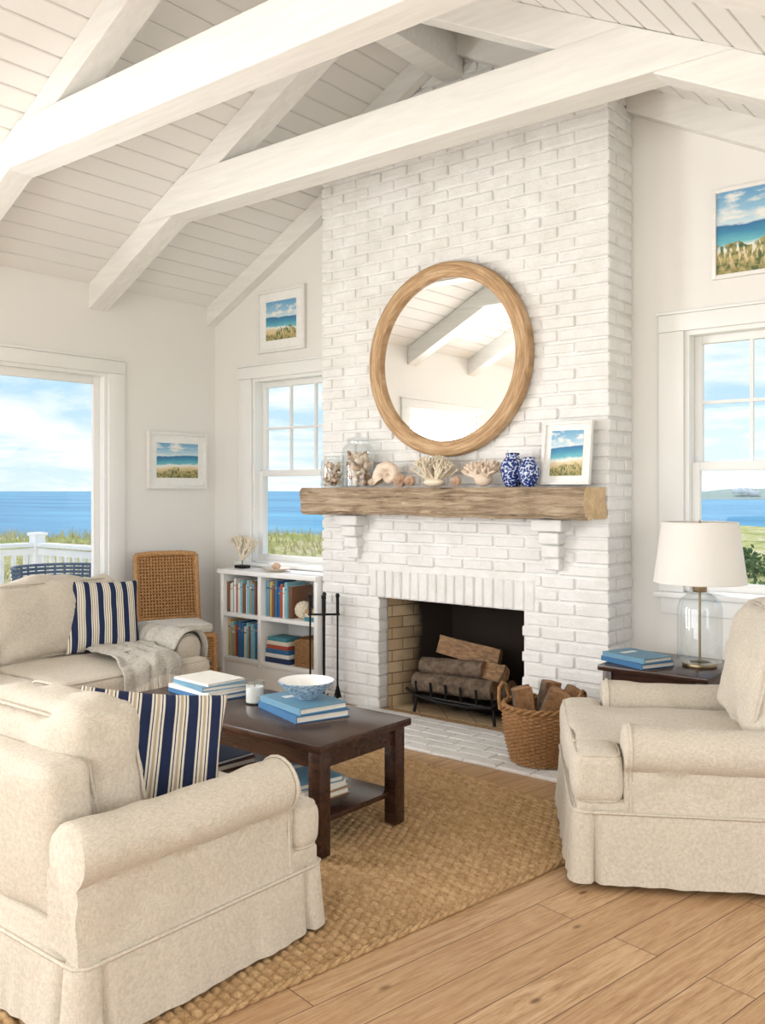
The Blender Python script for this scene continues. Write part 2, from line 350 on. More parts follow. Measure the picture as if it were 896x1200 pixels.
# ------------------------------------------------------------------ windows
wn=0
def window(loc,rz,w,z0,z1,style):
    global wn; wn+=1
    mb=MB(); a=w/2; T=M_trim; D=.15
    mb.b2((-a,.001,z0+.03),(-a+.03,D-.001,z1-.03),T); mb.b2((a-.03,.001,z0+.03),(a,D-.001,z1-.03),T)
    mb.b2((-a,.001,z1-.03),(a,D-.001,z1),T); mb.b2((-a,.021,z0),(a,D-.001,z0+.03),T)
    cw=.14
    mb.b2((-a-cw,-.024,z0+.018),(-a+.005,-.001,z1-.006),T,.004); mb.b2((a-.005,-.024,z0+.018),(a+cw,-.001,z1-.006),T,.004)
    mb.b2((-a-cw,-.027,z1-.005),(a+cw,-.001,z1+.093),T,.004); mb.b2((-a-cw-.01,-.036,z1+.094),(a+cw+.01,-.001,z1+.110),T,.004)
    if z0>.3:
        mb.b2((-a-cw-.02,-.06,z0-.015),(a+cw+.02,.02,z0+.0175),T,.006); mb.b2((-a-cw+.01,-.02,z0-.11),(a+cw-.01,-.001,z0-.0155),T,.004)
    b=a-.03
    def sash(zz0,zz1,y,rail,stile,grid=None):
        mb.b2((-b,y,zz0),(-b+stile,y+.035,zz1),T,.003);mb.b2((b-stile,y,zz0),(b,y+.035,zz1),T,.003)
        mb.b2((-b+stile,y+.001,zz0),(b-stile,y+.034,zz0+rail),T,.003);mb.b2((-b+stile,y+.001,zz1-rail),(b-stile,y+.034,zz1),T,.003)
        if grid:
            nx,nz=grid; W=2*(b-stile); Hh=zz1-zz0-2*rail
            for i in range(1,nx): x=-b+stile+W*i/nx; mb.b2((x-.009,y+.006,zz0+rail),(x+.009,y+.03,zz1-rail),T)
            for i in range(1,nz): z=zz0+rail+Hh*i/nz; mb.b2((-b+stile,y+.007,z-.009),(b-stile,y+.029,z+.009),T)
        mb.b2((-b+stile-.005,y+.016,zz0+rail-.005),(b-stile+.005,y+.020,zz1-rail+.005),M_pane)
    if style=='hung':
        mid=z0+(z1-z0)*.49
        sash(mid-.02,z1-.03,.085,.045,.045,(3,2)); sash(z0+.03,mid+.02,.045,.05,.045)
    elif style=='door':
        sash(z0+.03,z1-.03,.06,.09,.09,(2,1))
    else:
        sash(z0+.03,z1-.03,.06,.06,.055)
    mb.obj('window_%d'%wn,M=TR(loc,rz),ang=30)
for h in WB: window(((h[0]+h[1])/2,YB,0),0,h[1]-h[0],h[2],h[3],'hung')
for h in WL: window((XL,(h[0]+h[1])/2,0),R(90),h[1]-h[0],h[2],h[3],'pic')
for h in WREAR: window(((h[0]+h[1])/2,YR,0),R(180),h[1]-h[0],h[2],h[3],'door')
for h in WRT: window((XR,(h[0]+h[1])/2,0),R(-90),h[1]-h[0],h[2],h[3],'pic')

# ------------------------------------------------------------------ brick chimney
mb=MB()
def brick(lo,hi,c=.007,mat=M_brick,J=.0028):
    j=lambda: random.uniform(-J,J)
    x0,y0,z0=[lo[i]+j() for i in range(3)]; x1,y1,z1=[hi[i]+j() for i in range(3)]
    vs=[];idx={}
    for ix,X in ((0,x0),(1,x1)):
        for iy,Y in ((0,y0),(1,y1)):
            for iz,Z in ((0,z0),(1,z1)):
                sx=1-2*ix;sy=1-2*iy;sz=1-2*iz
                for a in range(3):
                    p=[X+sx*c,Y+sy*c,Z+sz*c]; p[a]-= (sx,sy,sz)[a]*c
                    idx[(ix,iy,iz,a)]=len(vs); vs.append([q+j()*.5 for q in p])
    I=idx; fs=[]
    for v in (0,1):
        fs+= [(I[v,0,0,0],I[v,1,0,0],I[v,1,1,0],I[v,0,1,0]),(I[0,v,0,1],I[1,v,0,1],I[1,v,1,1],I[0,v,1,1]),(I[0,0,v,2],I[1,0,v,2],I[1,1,v,2],I[0,1,v,2])]
    for p in (0,1):
        for q in (0,1):
            fs+=[(I[0,p,q,1],I[1,p,q,1],I[1,p,q,2],I[0,p,q,2]),(I[p,0,q,0],I[p,1,q,0],I[p,1,q,2],I[p,0,q,2]),(I[p,q,0,0],I[p,q,1,0],I[p,q,1,1],I[p,q,0,1])]
            for r in (0,1): fs.append((I[p,q,r,0],I[p,q,r,1],I[p,q,r,2]))
    mb.add(vs,fs,mat)
PZ=.0768; G=.013; BL=.2115
rows=int(4.5/PZ)
SX0,SX1,SZ0,SZ1=-4.06,-2.76,FH,FH+2.6*PZ
def front(x0,x1,z0,z1,dep=.1):
    if x1-x0<.02: return
    dy=random.uniform(-.004,.004)
    brick((x0,CY+dy,z0),(x1,CY+dep,z1))
for i in range(rows):
    z0=i*PZ+.002; z1=z0+PZ-G; zm=(z0+z1)/2
    odd=i%2
    segs=[(CX0,CX1)]
    if z0<FH-.01: segs=[(CX0,FX0),(FX1,CX1)]
    elif z0<SZ1-.01: segs=[(CX0,SX0),(SX1,CX1)]
    if z1>zc(CX0)+.1:
        xr=(zm-RZ)/SL
        l=RX+xr-.25; r=RX-xr+.25
        segs=[(max(CX0,l),min(CX1,r))]
    edges=[CX0]; w=.101 if odd else BL; x=CX0+w
    while x<CX1-.12: edges.append(x+G/2); x+=BL+G
    edges.append(CX1+G/2)
    for a,b in zip([e-(G/2 if k else 0) for k,e in enumerate(edges[:-1])],[e-G/2 for e in edges[1:]]):
        a2=a+ (G/2 if a>CX0 else 0); b2=b-(G/2 if b<CX1-.001 else 0)
        for s0,s1 in segs:
            l=max(a2,s0); r=min(b2,s1)
            if r-l>.025:
                dep=.1
                if abs(r-CX1)<.002 or abs(l-CX0)<.002: dep=.1 if not odd else .205
                front(l,r,z0,z1,dep)
    for sx,d in ((CX1,-1),(CX0,1)):
        ys=CY+(.1 if not odd else .205)+G
        lo=(min(sx,sx+d*.1),ys,z0); hi=(max(sx,sx+d*.1),YB-.006,z1); brick(lo,hi)
n=18; wS=(SX1-SX0)/n
for i in range(n):
    brick((SX0+i*wS+G/2,CY+random.uniform(-.004,.002),SZ0+.002),(SX0+(i+1)*wS-G/2,CY+.1,SZ1-G))
e=.012
mb.b2((CX0+e,CY+e,0),(FX0-e,YB-.001,FH+.01),M_brick); mb.b2((FX1+e,CY+e,0),(CX1-e,YB-.001,FH+.01),M_brick)
mb.prism([(CX0+e,FH),(CX1-e,FH),(CX1-e,zc(CX1)+.02),(RX,RZ+.02),(CX0+e,zc(CX0)+.02)],'y',CY+e,YB-.001,M_brick)
for cx in (-4.17,-2.62):
    zt=1.335
    for j,(w,dp) in enumerate(((.20,.12),(.13,.09),(.115,.07),(.10,.045))):
        brick((cx-w/2,CY-dp,zt-(j+1)*PZ+.004),(cx+w/2,CY+.02,zt-j*PZ-.003),.006,J=.001)
    mb.b2((cx-.045,CY-.035,zt-4*PZ+.01),(cx+.045,CY+.01,zt-.01),M_brick)
def quad(a,b,z0,z1,mat,t=.03):
    mb.add([(a[0],a[1],z0),(b[0],b[1],z0),(b[0],b[1],z1),(a[0],a[1],z1)],[(0,1,2,3)],mat)
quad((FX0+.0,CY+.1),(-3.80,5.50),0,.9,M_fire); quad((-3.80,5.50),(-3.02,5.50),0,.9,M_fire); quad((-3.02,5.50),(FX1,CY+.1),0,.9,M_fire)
mb.b2((FX0-.02,CY+.02,.785),(FX1+.02,5.55,.83),M_soot); mb.b2((FX0-.04,CY+.1,-.03),(FX1+.04,5.55,.006),M_fire)
mb.b2((-3.95,5.52,0),(-2.87,5.6,.95),M_soot); mb.b2((-4.0,5.2,0),(-3.98,5.6,.95),M_soot); mb.b2((-2.84,5.2,0),(-2.82,5.6,.95),M_soot)
mb.obj('brick_fireplace',ang=25)
# hearth
mb=MB(); HX0,HX1,HY0=-4.12,-2.22,4.22
mb.b2((HX0+.004,HY0+.004,0),(HX1-.004,CY-.012,.010),M_brick)
y=HY0; r_=0
while y<CY-.03:
    x=HX0-(.11 if r_%2 else 0)
    while x<HX1-.01:
        l=max(x,HX0); r=min(x+.205,HX1)
        if r-l>.03: brick((l,y,.001),(r,min(y+.1,CY-.012),.018),.004,J=.0012)
        x+=.213
    y+=.1075; r_+=1
mb.obj('brick_hearth',ang=25)

# grate + logs
mb=MB(); gx=-3.42; gy=5.12
for x in np.linspace(-.3,.3,6):
    mb.tube([(gx+x,gy-.17,.22),(gx+x,gy-.16,.13),(gx+x,gy+.15,.12),(gx+x,gy+.17,.2)],.009,M_iron,8)
for yy in (-.15,.13): mb.tube([(gx-.33,gy+yy,.115),(gx+.33,gy+yy,.115)],.011,M_iron,8)
for x in (-.3,.3):
    for yy in (-.15,.13): mb.tube([(gx+x,gy+yy,.12),(gx+x*1.06,gy+yy*1.1,.008)],.011,M_iron,8)
mb.tube([(gx-.36,gy-.2,.17),(gx-.3,gy-.17,.12),(gx-.1,gy-.175,.1),(gx+.1,gy-.175,.1),(gx+.3,gy-.17,.12),(gx+.36,gy-.2,.17)],.011,M_iron,8)
mb.obj('fireplace_grate')
def log(mb,c,d,L,r,split=False,seed=0,barkmat=M_bark,rot=None,cutm=None):
    cutm=cutm or M_cutwood
    d=Vector(d).normalized()
    ref=Vector((0,0,1)) if abs(d.z)<.8 else Vector((0,1,0))
    a=d.cross(ref).normalized(); b=a.cross(d); n=20; rg=[]
    rot=seed*1.3 if rot is None else rot
    cl=[]
    for j in range(n): cl.append(split and math.sin(2*math.pi*j/n)>.20)
    for i in range(9):
        t_=i/8-.5; ring=[]
        for j in range(n):
            th=2*math.pi*j/n
            rr=r*(1+.14*noise.noise(Vector((math.cos(th)*2+seed,math.sin(th)*2,t_*4))))
            u,w=rr*math.cos(th),rr*math.sin(th)
            if cl[j]: w=r*.22+.20*r*noise.noise(Vector((u*30,t_*3,seed)))
            u2=u*math.cos(rot)-w*math.sin(rot); w2=u*math.sin(rot)+w*math.cos(rot)
            ring.append(Vector(c)+d*L*t_+a*u2+b*w2)
        rg.append(ring)
    vs=[p for q in rg for p in q]
    for want,mt in ((True,cutm),(False,barkmat)):
        fs=[(i*n+j,i*n+(j+1)%n,(i+1)*n+(j+1)%n,(i+1)*n+j) for i in range(8) for j in range(n) if (cl[j] and cl[(j+1)%n])==want]
        if fs: mb.add(vs,fs,mt)
    for rr in (rg[0],rg[-1]):
        cc=sum(rr,Vector())/n; mb.add([cc]+rr,[(0,j+1,(j+1)%n+1) for j in range(n)],cutm)
M_splitw=wood('split_log_face',(120,84,56),(188,146,104),(3,3,3),.9,7,.9)
M_splitd=wood('aged_split_log',(92,70,52),(172,136,100),(3,9,9),.9,5,.9)
mb=MB()
for c,d,L,r,sp_,sd,ro in (((gx-.04,gy-.09,.205),(1,.06,.02),.60,.065,False,1,0),((gx+.03,gy+.06,.2),(1,-.05,0),.58,.065,False,2,0),((gx-.08,gy-.05,.315),(1,.14,.03),.46,.058,False,3,0),((gx+.10,gy+.0,.325),(1,-.25,-.03),.44,.06,True,4,R(-60)),((gx-.0,gy+.02,.425),(1,.2,-.16),.44,.062,True,5,R(-75))):
    log(mb,c,d,L,r,sp_,sd,M_bark,ro,M_splitd)
mb.obj('firewood_logs')
# mantel
mb=MB(); bm=bmesh.new(); bmesh.ops.create_cube(bm,size=1); bmesh.ops.subdivide_edges(bm,edges=bm.edges[:],cuts=40,use_grid_fill=True)
mx0,mx1,my0,my1,mz0,mz1=-4.46,-2.30,4.60,CY-.008,1.34,1.52
for v in bm.verts:
    c=v.co; p=Vector((mx0+(c.x+.5)*(mx1-mx0),my0+(c.y+.5)*(my1-my0),mz0+(c.z+.5)*(mz1-mz0)))
    ey=abs(c.y)*2;ez=abs(c.z)*2
    rr=max(0,ey-.8)*max(0,ez-.8)*.40
    if c.y<.49:
        p.y+=.024*noise.noise(p*2.2)+.010*noise.noise(p*9)+.006*noise.noise(Vector((p.x*3,p.y*40,p.z*60))) + (rr if c.y<0 else 0)
    if c.z<.3: p.z+=.028*noise.noise(Vector((p.x*2.6,0,3)))+.008*noise.noise(p*11)+(rr if c.z<0 else -rr)
    p.x+=.016*noise.noise(p*8)*(1 if abs(c.x)>.4 else 0)
    v.co=p
bm.verts.index_update(); vs=[v.co.copy() for v in bm.verts]
fa=[];fb=[]
for f in bm.faces:
    q=[v.index for v in f.verts]; cx=f.calc_center_median().x
    (fb if cx>mx1-.018 else fa).append(q)
mb.add(vs,fa,M_drift); 
if fb: mb.add(vs,fb,M_cutwood)
bm.free(); mb.obj('driftwood_mantel',ang=50)
# mirror
mb=MB(); n=96; ro,ri=.622,.522; prof=[(ri,.004),(ri,.05),(ri+.006,.062),(ri+.02,.066),(ro-.02,.066),(ro-.006,.06),(ro,.048),(ro,.0)]
rg=[]
for j in range(n+1):
    a=2*math.pi*j/n; rg.append([(r*math.cos(a),-d,r*math.sin(a)) for r,d in prof])
mb.rings(rg,M_oakfr,closed=False)
mb.add([(ri*1.005*math.cos(2*math.pi*j/n),-.03,ri*1.005*math.sin(2*math.pi*j/n)) for j in range(n)],[tuple(range(n))],M_mirror)
mb.obj('round_mirror',M=TR((-3.38,CY-.008,2.34)),ang=50)

# ------------------------------------------------------------------ art
def seascape(name,w,h,s):
    t=NT('seascape_'+name); v=t.coord((1/w,1,1/h),loc=(.5,0,.5)); sp=t.n('ShaderNodeSeparateXYZ'); t.l(v,sp.inputs[0])
    nz=t.noise(t.coord((3/w,1,7/h),loc=(s,s,s)),1,6,.6); 
    wav=t.math('MULTIPLY',t.math('SUBTRACT',nz,.5),.22)
    low=t.math('MULTIPLY',wav,t.math('SUBTRACT',1.0,sp.outputs['Z']))
    z=t.math('ADD',sp.outputs['Z'],t.math('MULTIPLY',low,1.4))
    z=t.math('ADD',z,t.math('MULTIPLY',sp.outputs['X'],.06*(1 if s%2 else -1)))
    col=t.ramp(z,[(0,lin((130,126,76))),(.14,lin((204,182,130))),(.26,lin((230,214,176))),(.33,lin((238,242,238))),(.38,lin((110,188,200))),(.5,lin((70,146,182))),(.60,lin((54,116,164))),(.615,lin((210,228,236))),(.78,lin((150,196,222))),(1,lin((104,162,204)))])
    cl=t.noise(t.coord((2/w,1,5/h),loc=(s*2,0,s)),1.4,5)
    m=t.math('MULTIPLY',t.ramp(cl,[(.5,(0,0,0)),(.62,(1,1,1))]),t.math('GREATER_THAN',z,.63))
    col=t.mix(m,col,lin((240,240,236)))
    gr=t.noise(t.coord((26/w,1,7/h),rot=(0,.5,0)),1,5)
    lim=t.math('ADD',t.math('MULTIPLY',t.noise(t.coord((2/w,1,1/h),loc=(s*5,0,0)),1,3),.75),-.16 if s!=3 else -.02)
    m=t.math('MULTIPLY',t.ramp(gr,[(.42,(0,0,0)),(.50,(1,1,1))]),t.math('LESS_THAN',sp.outputs['Z'],lim))
    col=t.mix(m,col,t.ramp(t.noise(v,14,4),[(.4,lin((80,100,60))),(.6,lin((182,168,110)))]))
    return t.bsdf(col,.6,nz,.3,.002)
M_page2=plain('mat_board',(248,248,245),.8)
def art(w,h,M,s,mat_w=.05,frame=.025,name='framed_seascape',fm=M_white):
    mb=MB(); d=.03
    for x0,x1,z0,z1 in ((-w/2,-w/2+frame,-h/2,h/2),(w/2-frame,w/2,-h/2,h/2),(-w/2+frame,w/2-frame,-h/2,-h/2+frame),(-w/2+frame,w/2-frame,h/2-frame,h/2)):
        mb.b2((x0,-d,z0),(x1,0,z1),fm,.002)
    mb.b2((-w/2+.01,-.014,-h/2+.01),(w/2-.01,-.002,h/2-.01),M_page2)
    iw=w/2-frame-mat_w; ih=h/2-frame-mat_w
    mb.add([(-iw,-.0155,-ih),(iw,-.0155,-ih),(iw,-.0155,ih),(-iw,-.0155,ih)],[(0,1,2,3)],seascape(str(s),2*iw,2*ih,s))
    return mb.obj(name,M=M)
art(.53,.50,TR((-5.22,YB-.002,2.86)),1,.07)
art(.60,.46,TR((XL+.002,4.77,1.745),R(90)),2,.065)
art(.66,.50,TR((-1.47,YB-.002,2.93)),3,.0,.022)
art(.31,.37,TR((-2.50,CY-.075,1.525+.19),0,R(-7)),4,.035,.018)

# ------------------------------------------------------------------ mantel decor
MZ=1.522
def shell_spiral(mb,M,sz,mat):
    rg=[]; n=14; N=60
    for i in range(N+1):
        t_=i/N; a=t_*2*math.pi*2.6; rad=sz*.5*math.exp((t_-1)*2.2); c=Vector((rad*math.cos(a),0,rad*math.sin(a)))
        tr_=rad*.62; e1=Vector((math.cos(a),0,math.sin(a))); e2=Vector((0,1,0))
        rb=1+.05*math.sin(i*2.2)
        rg.append([c+e1*tr_*rb*math.cos(2*math.pi*j/n)+e2*tr_*1.05*rb*math.sin(2*math.pi*j/n) for j in range(n)])
    mb.rings(rg,mat,M)
def conch(mb,M,L,mat):
    prof=[];N=26
    for i in range(N+1):
        t_=i/N; r=L*.34*math.sin(math.pi*min(1,t_*1.0))**.8*(1-.45*t_) ; r*=1+.10*math.sin(t_*26)*(t_>.35)
        prof.append((max(r,.0008),L*(t_-.5)))
    mb.lathe(prof,mat,M=M,n=20,disp=lambda a,z:1+.12*math.cos(a)+.06*math.cos(6*a)*(1 if z<0 else .3))
def coral(mb,base,s,mat,seed,n=9,fan=1.0,depth=4,r0=.09):
    rnd=random.Random(seed)
    def br(p,d,L,r,k):
        pts=[p]; q=p
        for i in range(3):
            d=(d+Vector((rnd.uniform(-.25,.25),rnd.uniform(-.25,.25),rnd.uniform(-.1,.25)))).normalized(); q=q+d*L/3; pts.append(q)
        mb.tube(pts,r,mat,7,taper=lambda t:1-.3*t); mb.ball(q,(r*.75,)*3,mat,n=7,m=5)
        if k>0:
            for _ in range(rnd.choice((2,2,3))):
                nd=(d+Vector((rnd.uniform(-.8,.8)*fan,rnd.uniform(-.7,.7),rnd.uniform(-.2,.6)))).normalized(); br(q,nd,L*.72,r*.74,k-1)
    for i in range(n):
        a=2*math.pi*i/n+rnd.random(); br(Vector(base),Vector((math.cos(a)*fan,math.sin(a)*.8,rnd.uniform(.5,1.3))).normalized(),s*.36,s*r0,depth-1)
def jar(name,x,y,r,h,lid=True):
    mb=MB()
    mb.lathe([(r*.9,0),(r,.01),(r,h*.66),(r*.92,h*.74),(r*.66,h*.8),(r*.66,h*.84)],M_glass,n=40)
    if lid: mb.lathe([(r*.72,h*.84),(r*.74,h*.86),(r*.6,h*.9),(r*.15,h*.93),(r*.12,h*.95),(r*.2,h*.98),(.001,h)],M_glass,n=32)
    else: mb.tube([(r*.68*math.cos(a),r*.68*math.sin(a),h*.85) for a in np.linspace(0,6.283,28,endpoint=False)],.004,M_glass,6,closed=True)
    rnd=random.Random(int(x*100))
    for i in range(90):
        a=rnd.random()*6.28; q=r*.74*math.sqrt(rnd.random()); zz=.022+rnd.random()*h*.56
        s=r*rnd.uniform(.18,.3); Mx=TR((q*math.cos(a),q*math.sin(a),zz),rnd.random()*6,rnd.random()*6,rnd.random()*6)
        if q+s*1.0>r*.95: Mx=TR((q*.72*math.cos(a),q*.72*math.sin(a),zz),rnd.random()*6,rnd.random()*6,rnd.random()*6)
        if i%3==0: conch(mb,Mx,s*2.0,M_shellp)
        elif i%3==1: mb.ball((0,0,0),(s,s*.7,s*.5),M_shell,Mx,10,7)
        else: shell_spiral(mb,Mx,s*1.2,[M_shell,M_basket][i%2])
    mb.obj(name,M=TR((x,y,MZ)))
jar('shell_jar',-4.27,4.72,.08,.25,False); jar('shell_jar',-4.04,4.73,.112,.37)
mb=MB()
shell_spiral(mb,TR((-3.77,4.72,MZ+.082),R(15)),.15,M_shell)
conch(mb,TR((-3.66,4.69,MZ+.048),0,R(80),R(60)),.15,M_shellp)
conch(mb,TR((-3.88,4.68,MZ+.034),0,R(85),R(20)),.09,M_shell)
conch(mb,TR((-3.57,4.68,MZ+.038),0,R(90),R(-50)),.12,M_shellp)
conch(mb,TR((-3.20,4.66,MZ+.038),0,R(90),R(40)),.11,M_shellp)
mb.obj('seashell_collection')
mb=MB(); coral(mb,(-3.385,4.70,MZ+.030),.20,M_coral,3,20,1.5,4,.06); mb.ball((-3.385,4.70,MZ+.030),(.08,.05,.028),M_coral); mb.obj('coral_branch')
mb=MB(); coral(mb,(-3.02,4.70,MZ+.035),.18,M_shell,8,14,1.1,3,.10); mb.ball((-3.02,4.7,MZ+.046),(.06,.05,.043),M_shell); mb.obj('coral_cluster')
def vase(x,y,s):
    mb=MB(); mb.lathe([(.035*s,0),(.04*s,.006),(.062*s,.05*s),(.07*s,.09*s),(.064*s,.13*s),(.042*s,.16*s),(.034*s,.172*s),(.04*s,.185*s),(.034*s,.188*s),(.028*s,.17*s),(.001,.165*s)],M_bluew,n=36)
    mb.obj('ginger_jar_vase',M=TR((x,y,MZ)))
vase(-2.84,4.74,1.08); vase(-2.695,4.68,.92)

# ------------------------------------------------------------------ seating
def seating(name,W,D,nc,M,seed=0,seam=.27,cb0=.29,ct=.47,bt_=.90,setb=.13,back_top=.76,lean=11):
    mb=MB(); L=M_linen; hw=W/2; yb=-D/2; yf=D/2; armw=.165
    mb.b2((-hw+.02,yb+.02,.06),(hw-.02,yf-.02,cb0+.02),L,.02)
    per=[]; rc=.035
    cs=[(hw-rc,yf-rc,0),(-hw+rc,yf-rc,90),(-hw+rc,yb+rc,180),(hw-rc,yb+rc,270)]
    pts=[]
    for i,(cx,cy,a0) in enumerate(cs):
        for q in range(6):
            a=R(a0+90*q/5); pts.append((Vector((cx+rc*math.cos(a),cy+rc*math.sin(a),0)),Vector((math.cos(a),math.sin(a),0)),0 if 0<q<5 else .01))
        nx=cs[(i+1)%4]; a=R(a0+90); p0=Vector((cx+rc*math.cos(a),cy+rc*math.sin(a),0)); p1=Vector((nx[0]+rc*math.cos(a),nx[1]+rc*math.sin(a),0))
        Ls=(p1-p0).length; k=int(Ls/.014)
        for q in range(1,k): pts.append((p0.lerp(p1,q/k),Vector((math.cos(a),math.sin(a),0)),min(q/k,1-q/k)*Ls))
    rg=[]
    for kz,fl in ((1.04,0.0),(1.0,.005),(.8,.009),(.6,.012),(.4,.016),(.2,.021),(.0,.026)):
        z=.012+(seam-.012)*kz
        ring=[]
        for p,nrm,dc in pts:
            am=max(0,1-kz); o=fl+.016*am*noise.noise(Vector((p.x*6+seed,p.y*6,0)))+.013*am*noise.noise(Vector((p.x*17,p.y*17,seed+z)))
            pl=math.exp(-((dc-.045)/.009)**2)*.036*(.4+.6*am)
            o-=pl
            ring.append((p.x+nrm.x*o,p.y+nrm.y*o,z))
        rg.append(ring)
    mb.rings(rg,L,cap=(True,True))
    mb.tube([(p.x+nn.x*.006,p.y+nn.y*.006,seam+.004) for p,nn,_ in pts[::3]],.006,L,6,closed=True)
    for s in (-1,1):
        prof=[]; xi=hw-armw; cxr=hw-.062; czr=.505; rr=.092
        prof.append((xi,cb0-.02)); prof.append((xi,.44))
        for q in range(15):
            a=R(205-q*(205+60)/14); prof.append((cxr+rr*math.cos(a),czr+rr*math.sin(a)))
        for q in range(1,8):
            k=q/8; prof.append((hw-.010+.008*k-.006*math.sin(k*3.14),.425+(seam-.425)*k))
        prof.append((hw-.002,seam))
        prof=[(max(p[0],xi),p[1]) for p in prof]
        cx=sum(p[0] for p in prof)/len(prof); cz=.42
        y1=yf-setb; rg=[]; NY=34
        ylist=[(yb+.004,.93),(yb+.02,1)]+[(yb+.02+(y1-.035-yb-.02)*q/NY,1) for q in range(1,NY+1)]+[(y1-.012,.985),(y1,.94),(y1+.004,.86)]
        for y,k in ylist:
            sg=-.014*math.sin(math.pi*(y-yb)/(y1-yb))
            ring=[]
            for px,pz in prof:
                wr=.007*noise.noise(Vector((px*9,y*9,pz*9+seed)))
                if pz<.5: wr+=.010*noise.noise(Vector((seed,(y+pz*.9)*15,(pz-y*.5)*5)))*min(1,(pz-seam)*12)
                else: wr+=.003*noise.noise(Vector((px*6,y*40,seed)))
                ring.append((s*(cx+(px-cx)*k+wr),y,cz+(pz-cz)*(k if pz>cz else 1)+sg*(pz>.5)+.007*noise.noise(Vector((px*7,y*9+seed,pz*7)))*(pz>seam+.01)))
            rg.append(ring)
        mb.rings(rg,L)
        mb.tube([(s*px,y1-.02,pz) for px,pz in prof[1:]],.0058,L,6)
        mb.b2((min(s*xi,s*(hw-.01)),y1-.03,seam),(max(s*xi,s*(hw-.01)),yf-.012,cb0+.01),L,.01)
    bh=back_top-.28
    mb.cushion(W-2*armw+.05,.15,bh,.045,L,TR((0,yb+.085,.28+bh/2),0,R(5)),(0,.010,.010),12,.004)
    Wi=W-2*armw; cw=Wi/nc; th=ct-cb0-.02; zcn=(ct-.02+cb0)/2
    for i in range(nc):
        xc=-Wi/2+cw*(i+.5)
        ys0=yb+.14; ys1=yf+.005
        mb.cushion(cw-.006,ys1-ys0,th,.05,L,TR((xc,(ys0+ys1)/2,zcn)),(0,.010,.024),18,.007,L)
        ends=[]
        if i==0: ends.append(-1)
        if i==nc-1: ends.append(1)
        for s in ends:
            mb.cushion(armw+.06,setb-.002,th-.004,.046,L,TR((s*(hw-(armw+.06)/2+.006),yf+.003-setb/2,zcn)),(.0,.008,.008),8,.002,L)
        bhh=bt_-ct+.04
        mb.cushion(cw-.01,.21,bhh,.08,L,TR((xc+.0,yb+.25,ct-.03+bhh/2),0,R(lean)),(.0,.05,.018),22,.013,L,'y')
    return mb.obj(name,M=M,ang=60)
seating('linen_armchair',.96,.94,1,TR((-2.615,1.84,.016)),1,seam=.215,cb0=.27,ct=.455,bt_=.845,back_top=.72)
seating('linen_armchair',.95,1.08,1,TR((-1.40,3.83,.016),R(121)),2,seam=.27,cb0=.30,ct=.52,bt_=1.0,setb=.19,back_top=.80,lean=14)
SOFM=TR((-4.96,2.73,.0),R(-90))
seating('linen_sofa',2.10,1.05,2,SOFM,3,seam=.25,cb0=.29,ct=.48,bt_=.93,back_top=.80)
def pillow(M,s=.47,T=.15,h=None):
    h=h or s
    mb=MB(); N=26
    for sg in (1,-1):
        vs=[]
        for i in range(N+1):
            for j in range(N+1):
                u=math.sin((i/N*2-1)*math.pi/2); v=math.sin((j/N*2-1)*math.pi/2)
                e=1-.07*(1-u*u)*(abs(v)**3) ; e2=1-.07*(1-v*v)*(abs(u)**3)
                th=T/2*((1-u**4)*(1-v**4))**.55
                th*=1+.18*noise.noise(Vector((u*2.5,v*2.5,sg*3)))
                vs.append((u*s/2*e2,sg*th,v*h/2*e))
        mb.add(vs,[(i*(N+1)+j,(i+1)*(N+1)+j,(i+1)*(N+1)+j+1,i*(N+1)+j+1) for i in range(N) for j in range(N)],M_stripe)
    return mb.obj('striped_pillow',M=M,ang=80)
pillow(TR((-2.61,1.95,.600),R(54),R(-26),R(7)),.51,.17,.43)
pillow(TR((-5.06,3.42,.70),R(72),R(-18),R(3)),.47,.15)
mb=MB()
def drape(fn,nu,nv,mat=M_throw,off=.012):
    vs=[];
    for i in range(nu+1):
        for j in range(nv+1): vs.append(fn(i/nu,j/nv))
    fs=[(i*(nv+1)+j,(i+1)*(nv+1)+j,(i+1)*(nv+1)+j+1,i*(nv+1)+j+1) for i in range(nu) for j in range(nv)]
    mb.add(vs,fs,mat)
def interp(path,t):
    ds=[0]
    for a,b in zip(path[:-1],path[1:]): ds.append(ds[-1]+(Vector(b)-Vector(a)).length)
    d=t*ds[-1]
    for i in range(len(path)-1):
        if d<=ds[i+1]+1e-9:
            k=(d-ds[i])/(ds[i+1]-ds[i]); return Vector(path[i]).lerp(Vector(path[i+1]),k)
    return Vector(path[-1])
arc=[]
cxr=-(1.05-.062)
arc.append((cxr-.108,.26)); arc.append((cxr-.112,.42))
for q in range(13):
    a=R(190-q*190/12); arc.append((cxr+.112*math.cos(a),.505+.108*math.sin(a)))
arc+=[(cxr+.125,.50),(cxr+.17,.512),(cxr+.30,.518),(cxr+.42,.520)]
arc=[(a,b,0) for a,b in arc]
def f1(u,v):
    p=interp(arc,u); w=.016*abs(math.sin(v*15+u*5+noise.noise(Vector((u*3,v*3,2)))*2))+.010*noise.noise(Vector((u*8,v*9,1)))
    y=.36-.54*(v)+.06*math.sin(u*4)
    k=Vector((p[0]-cxr,p[1]-.45,0)); k=k.normalized() if u<.62 else Vector((0,1,0))
    return (p[0]+k.x*w,y,p[1]+k.y*w)
drape(f1,44,44)
pth=[(.0,.520,0),(.2,.524,0),(.38,.520,0),(.50,.512,0),(.548,.478,0),(.562,.43,0),(.568,.38,0)]
x0=cxr+.20
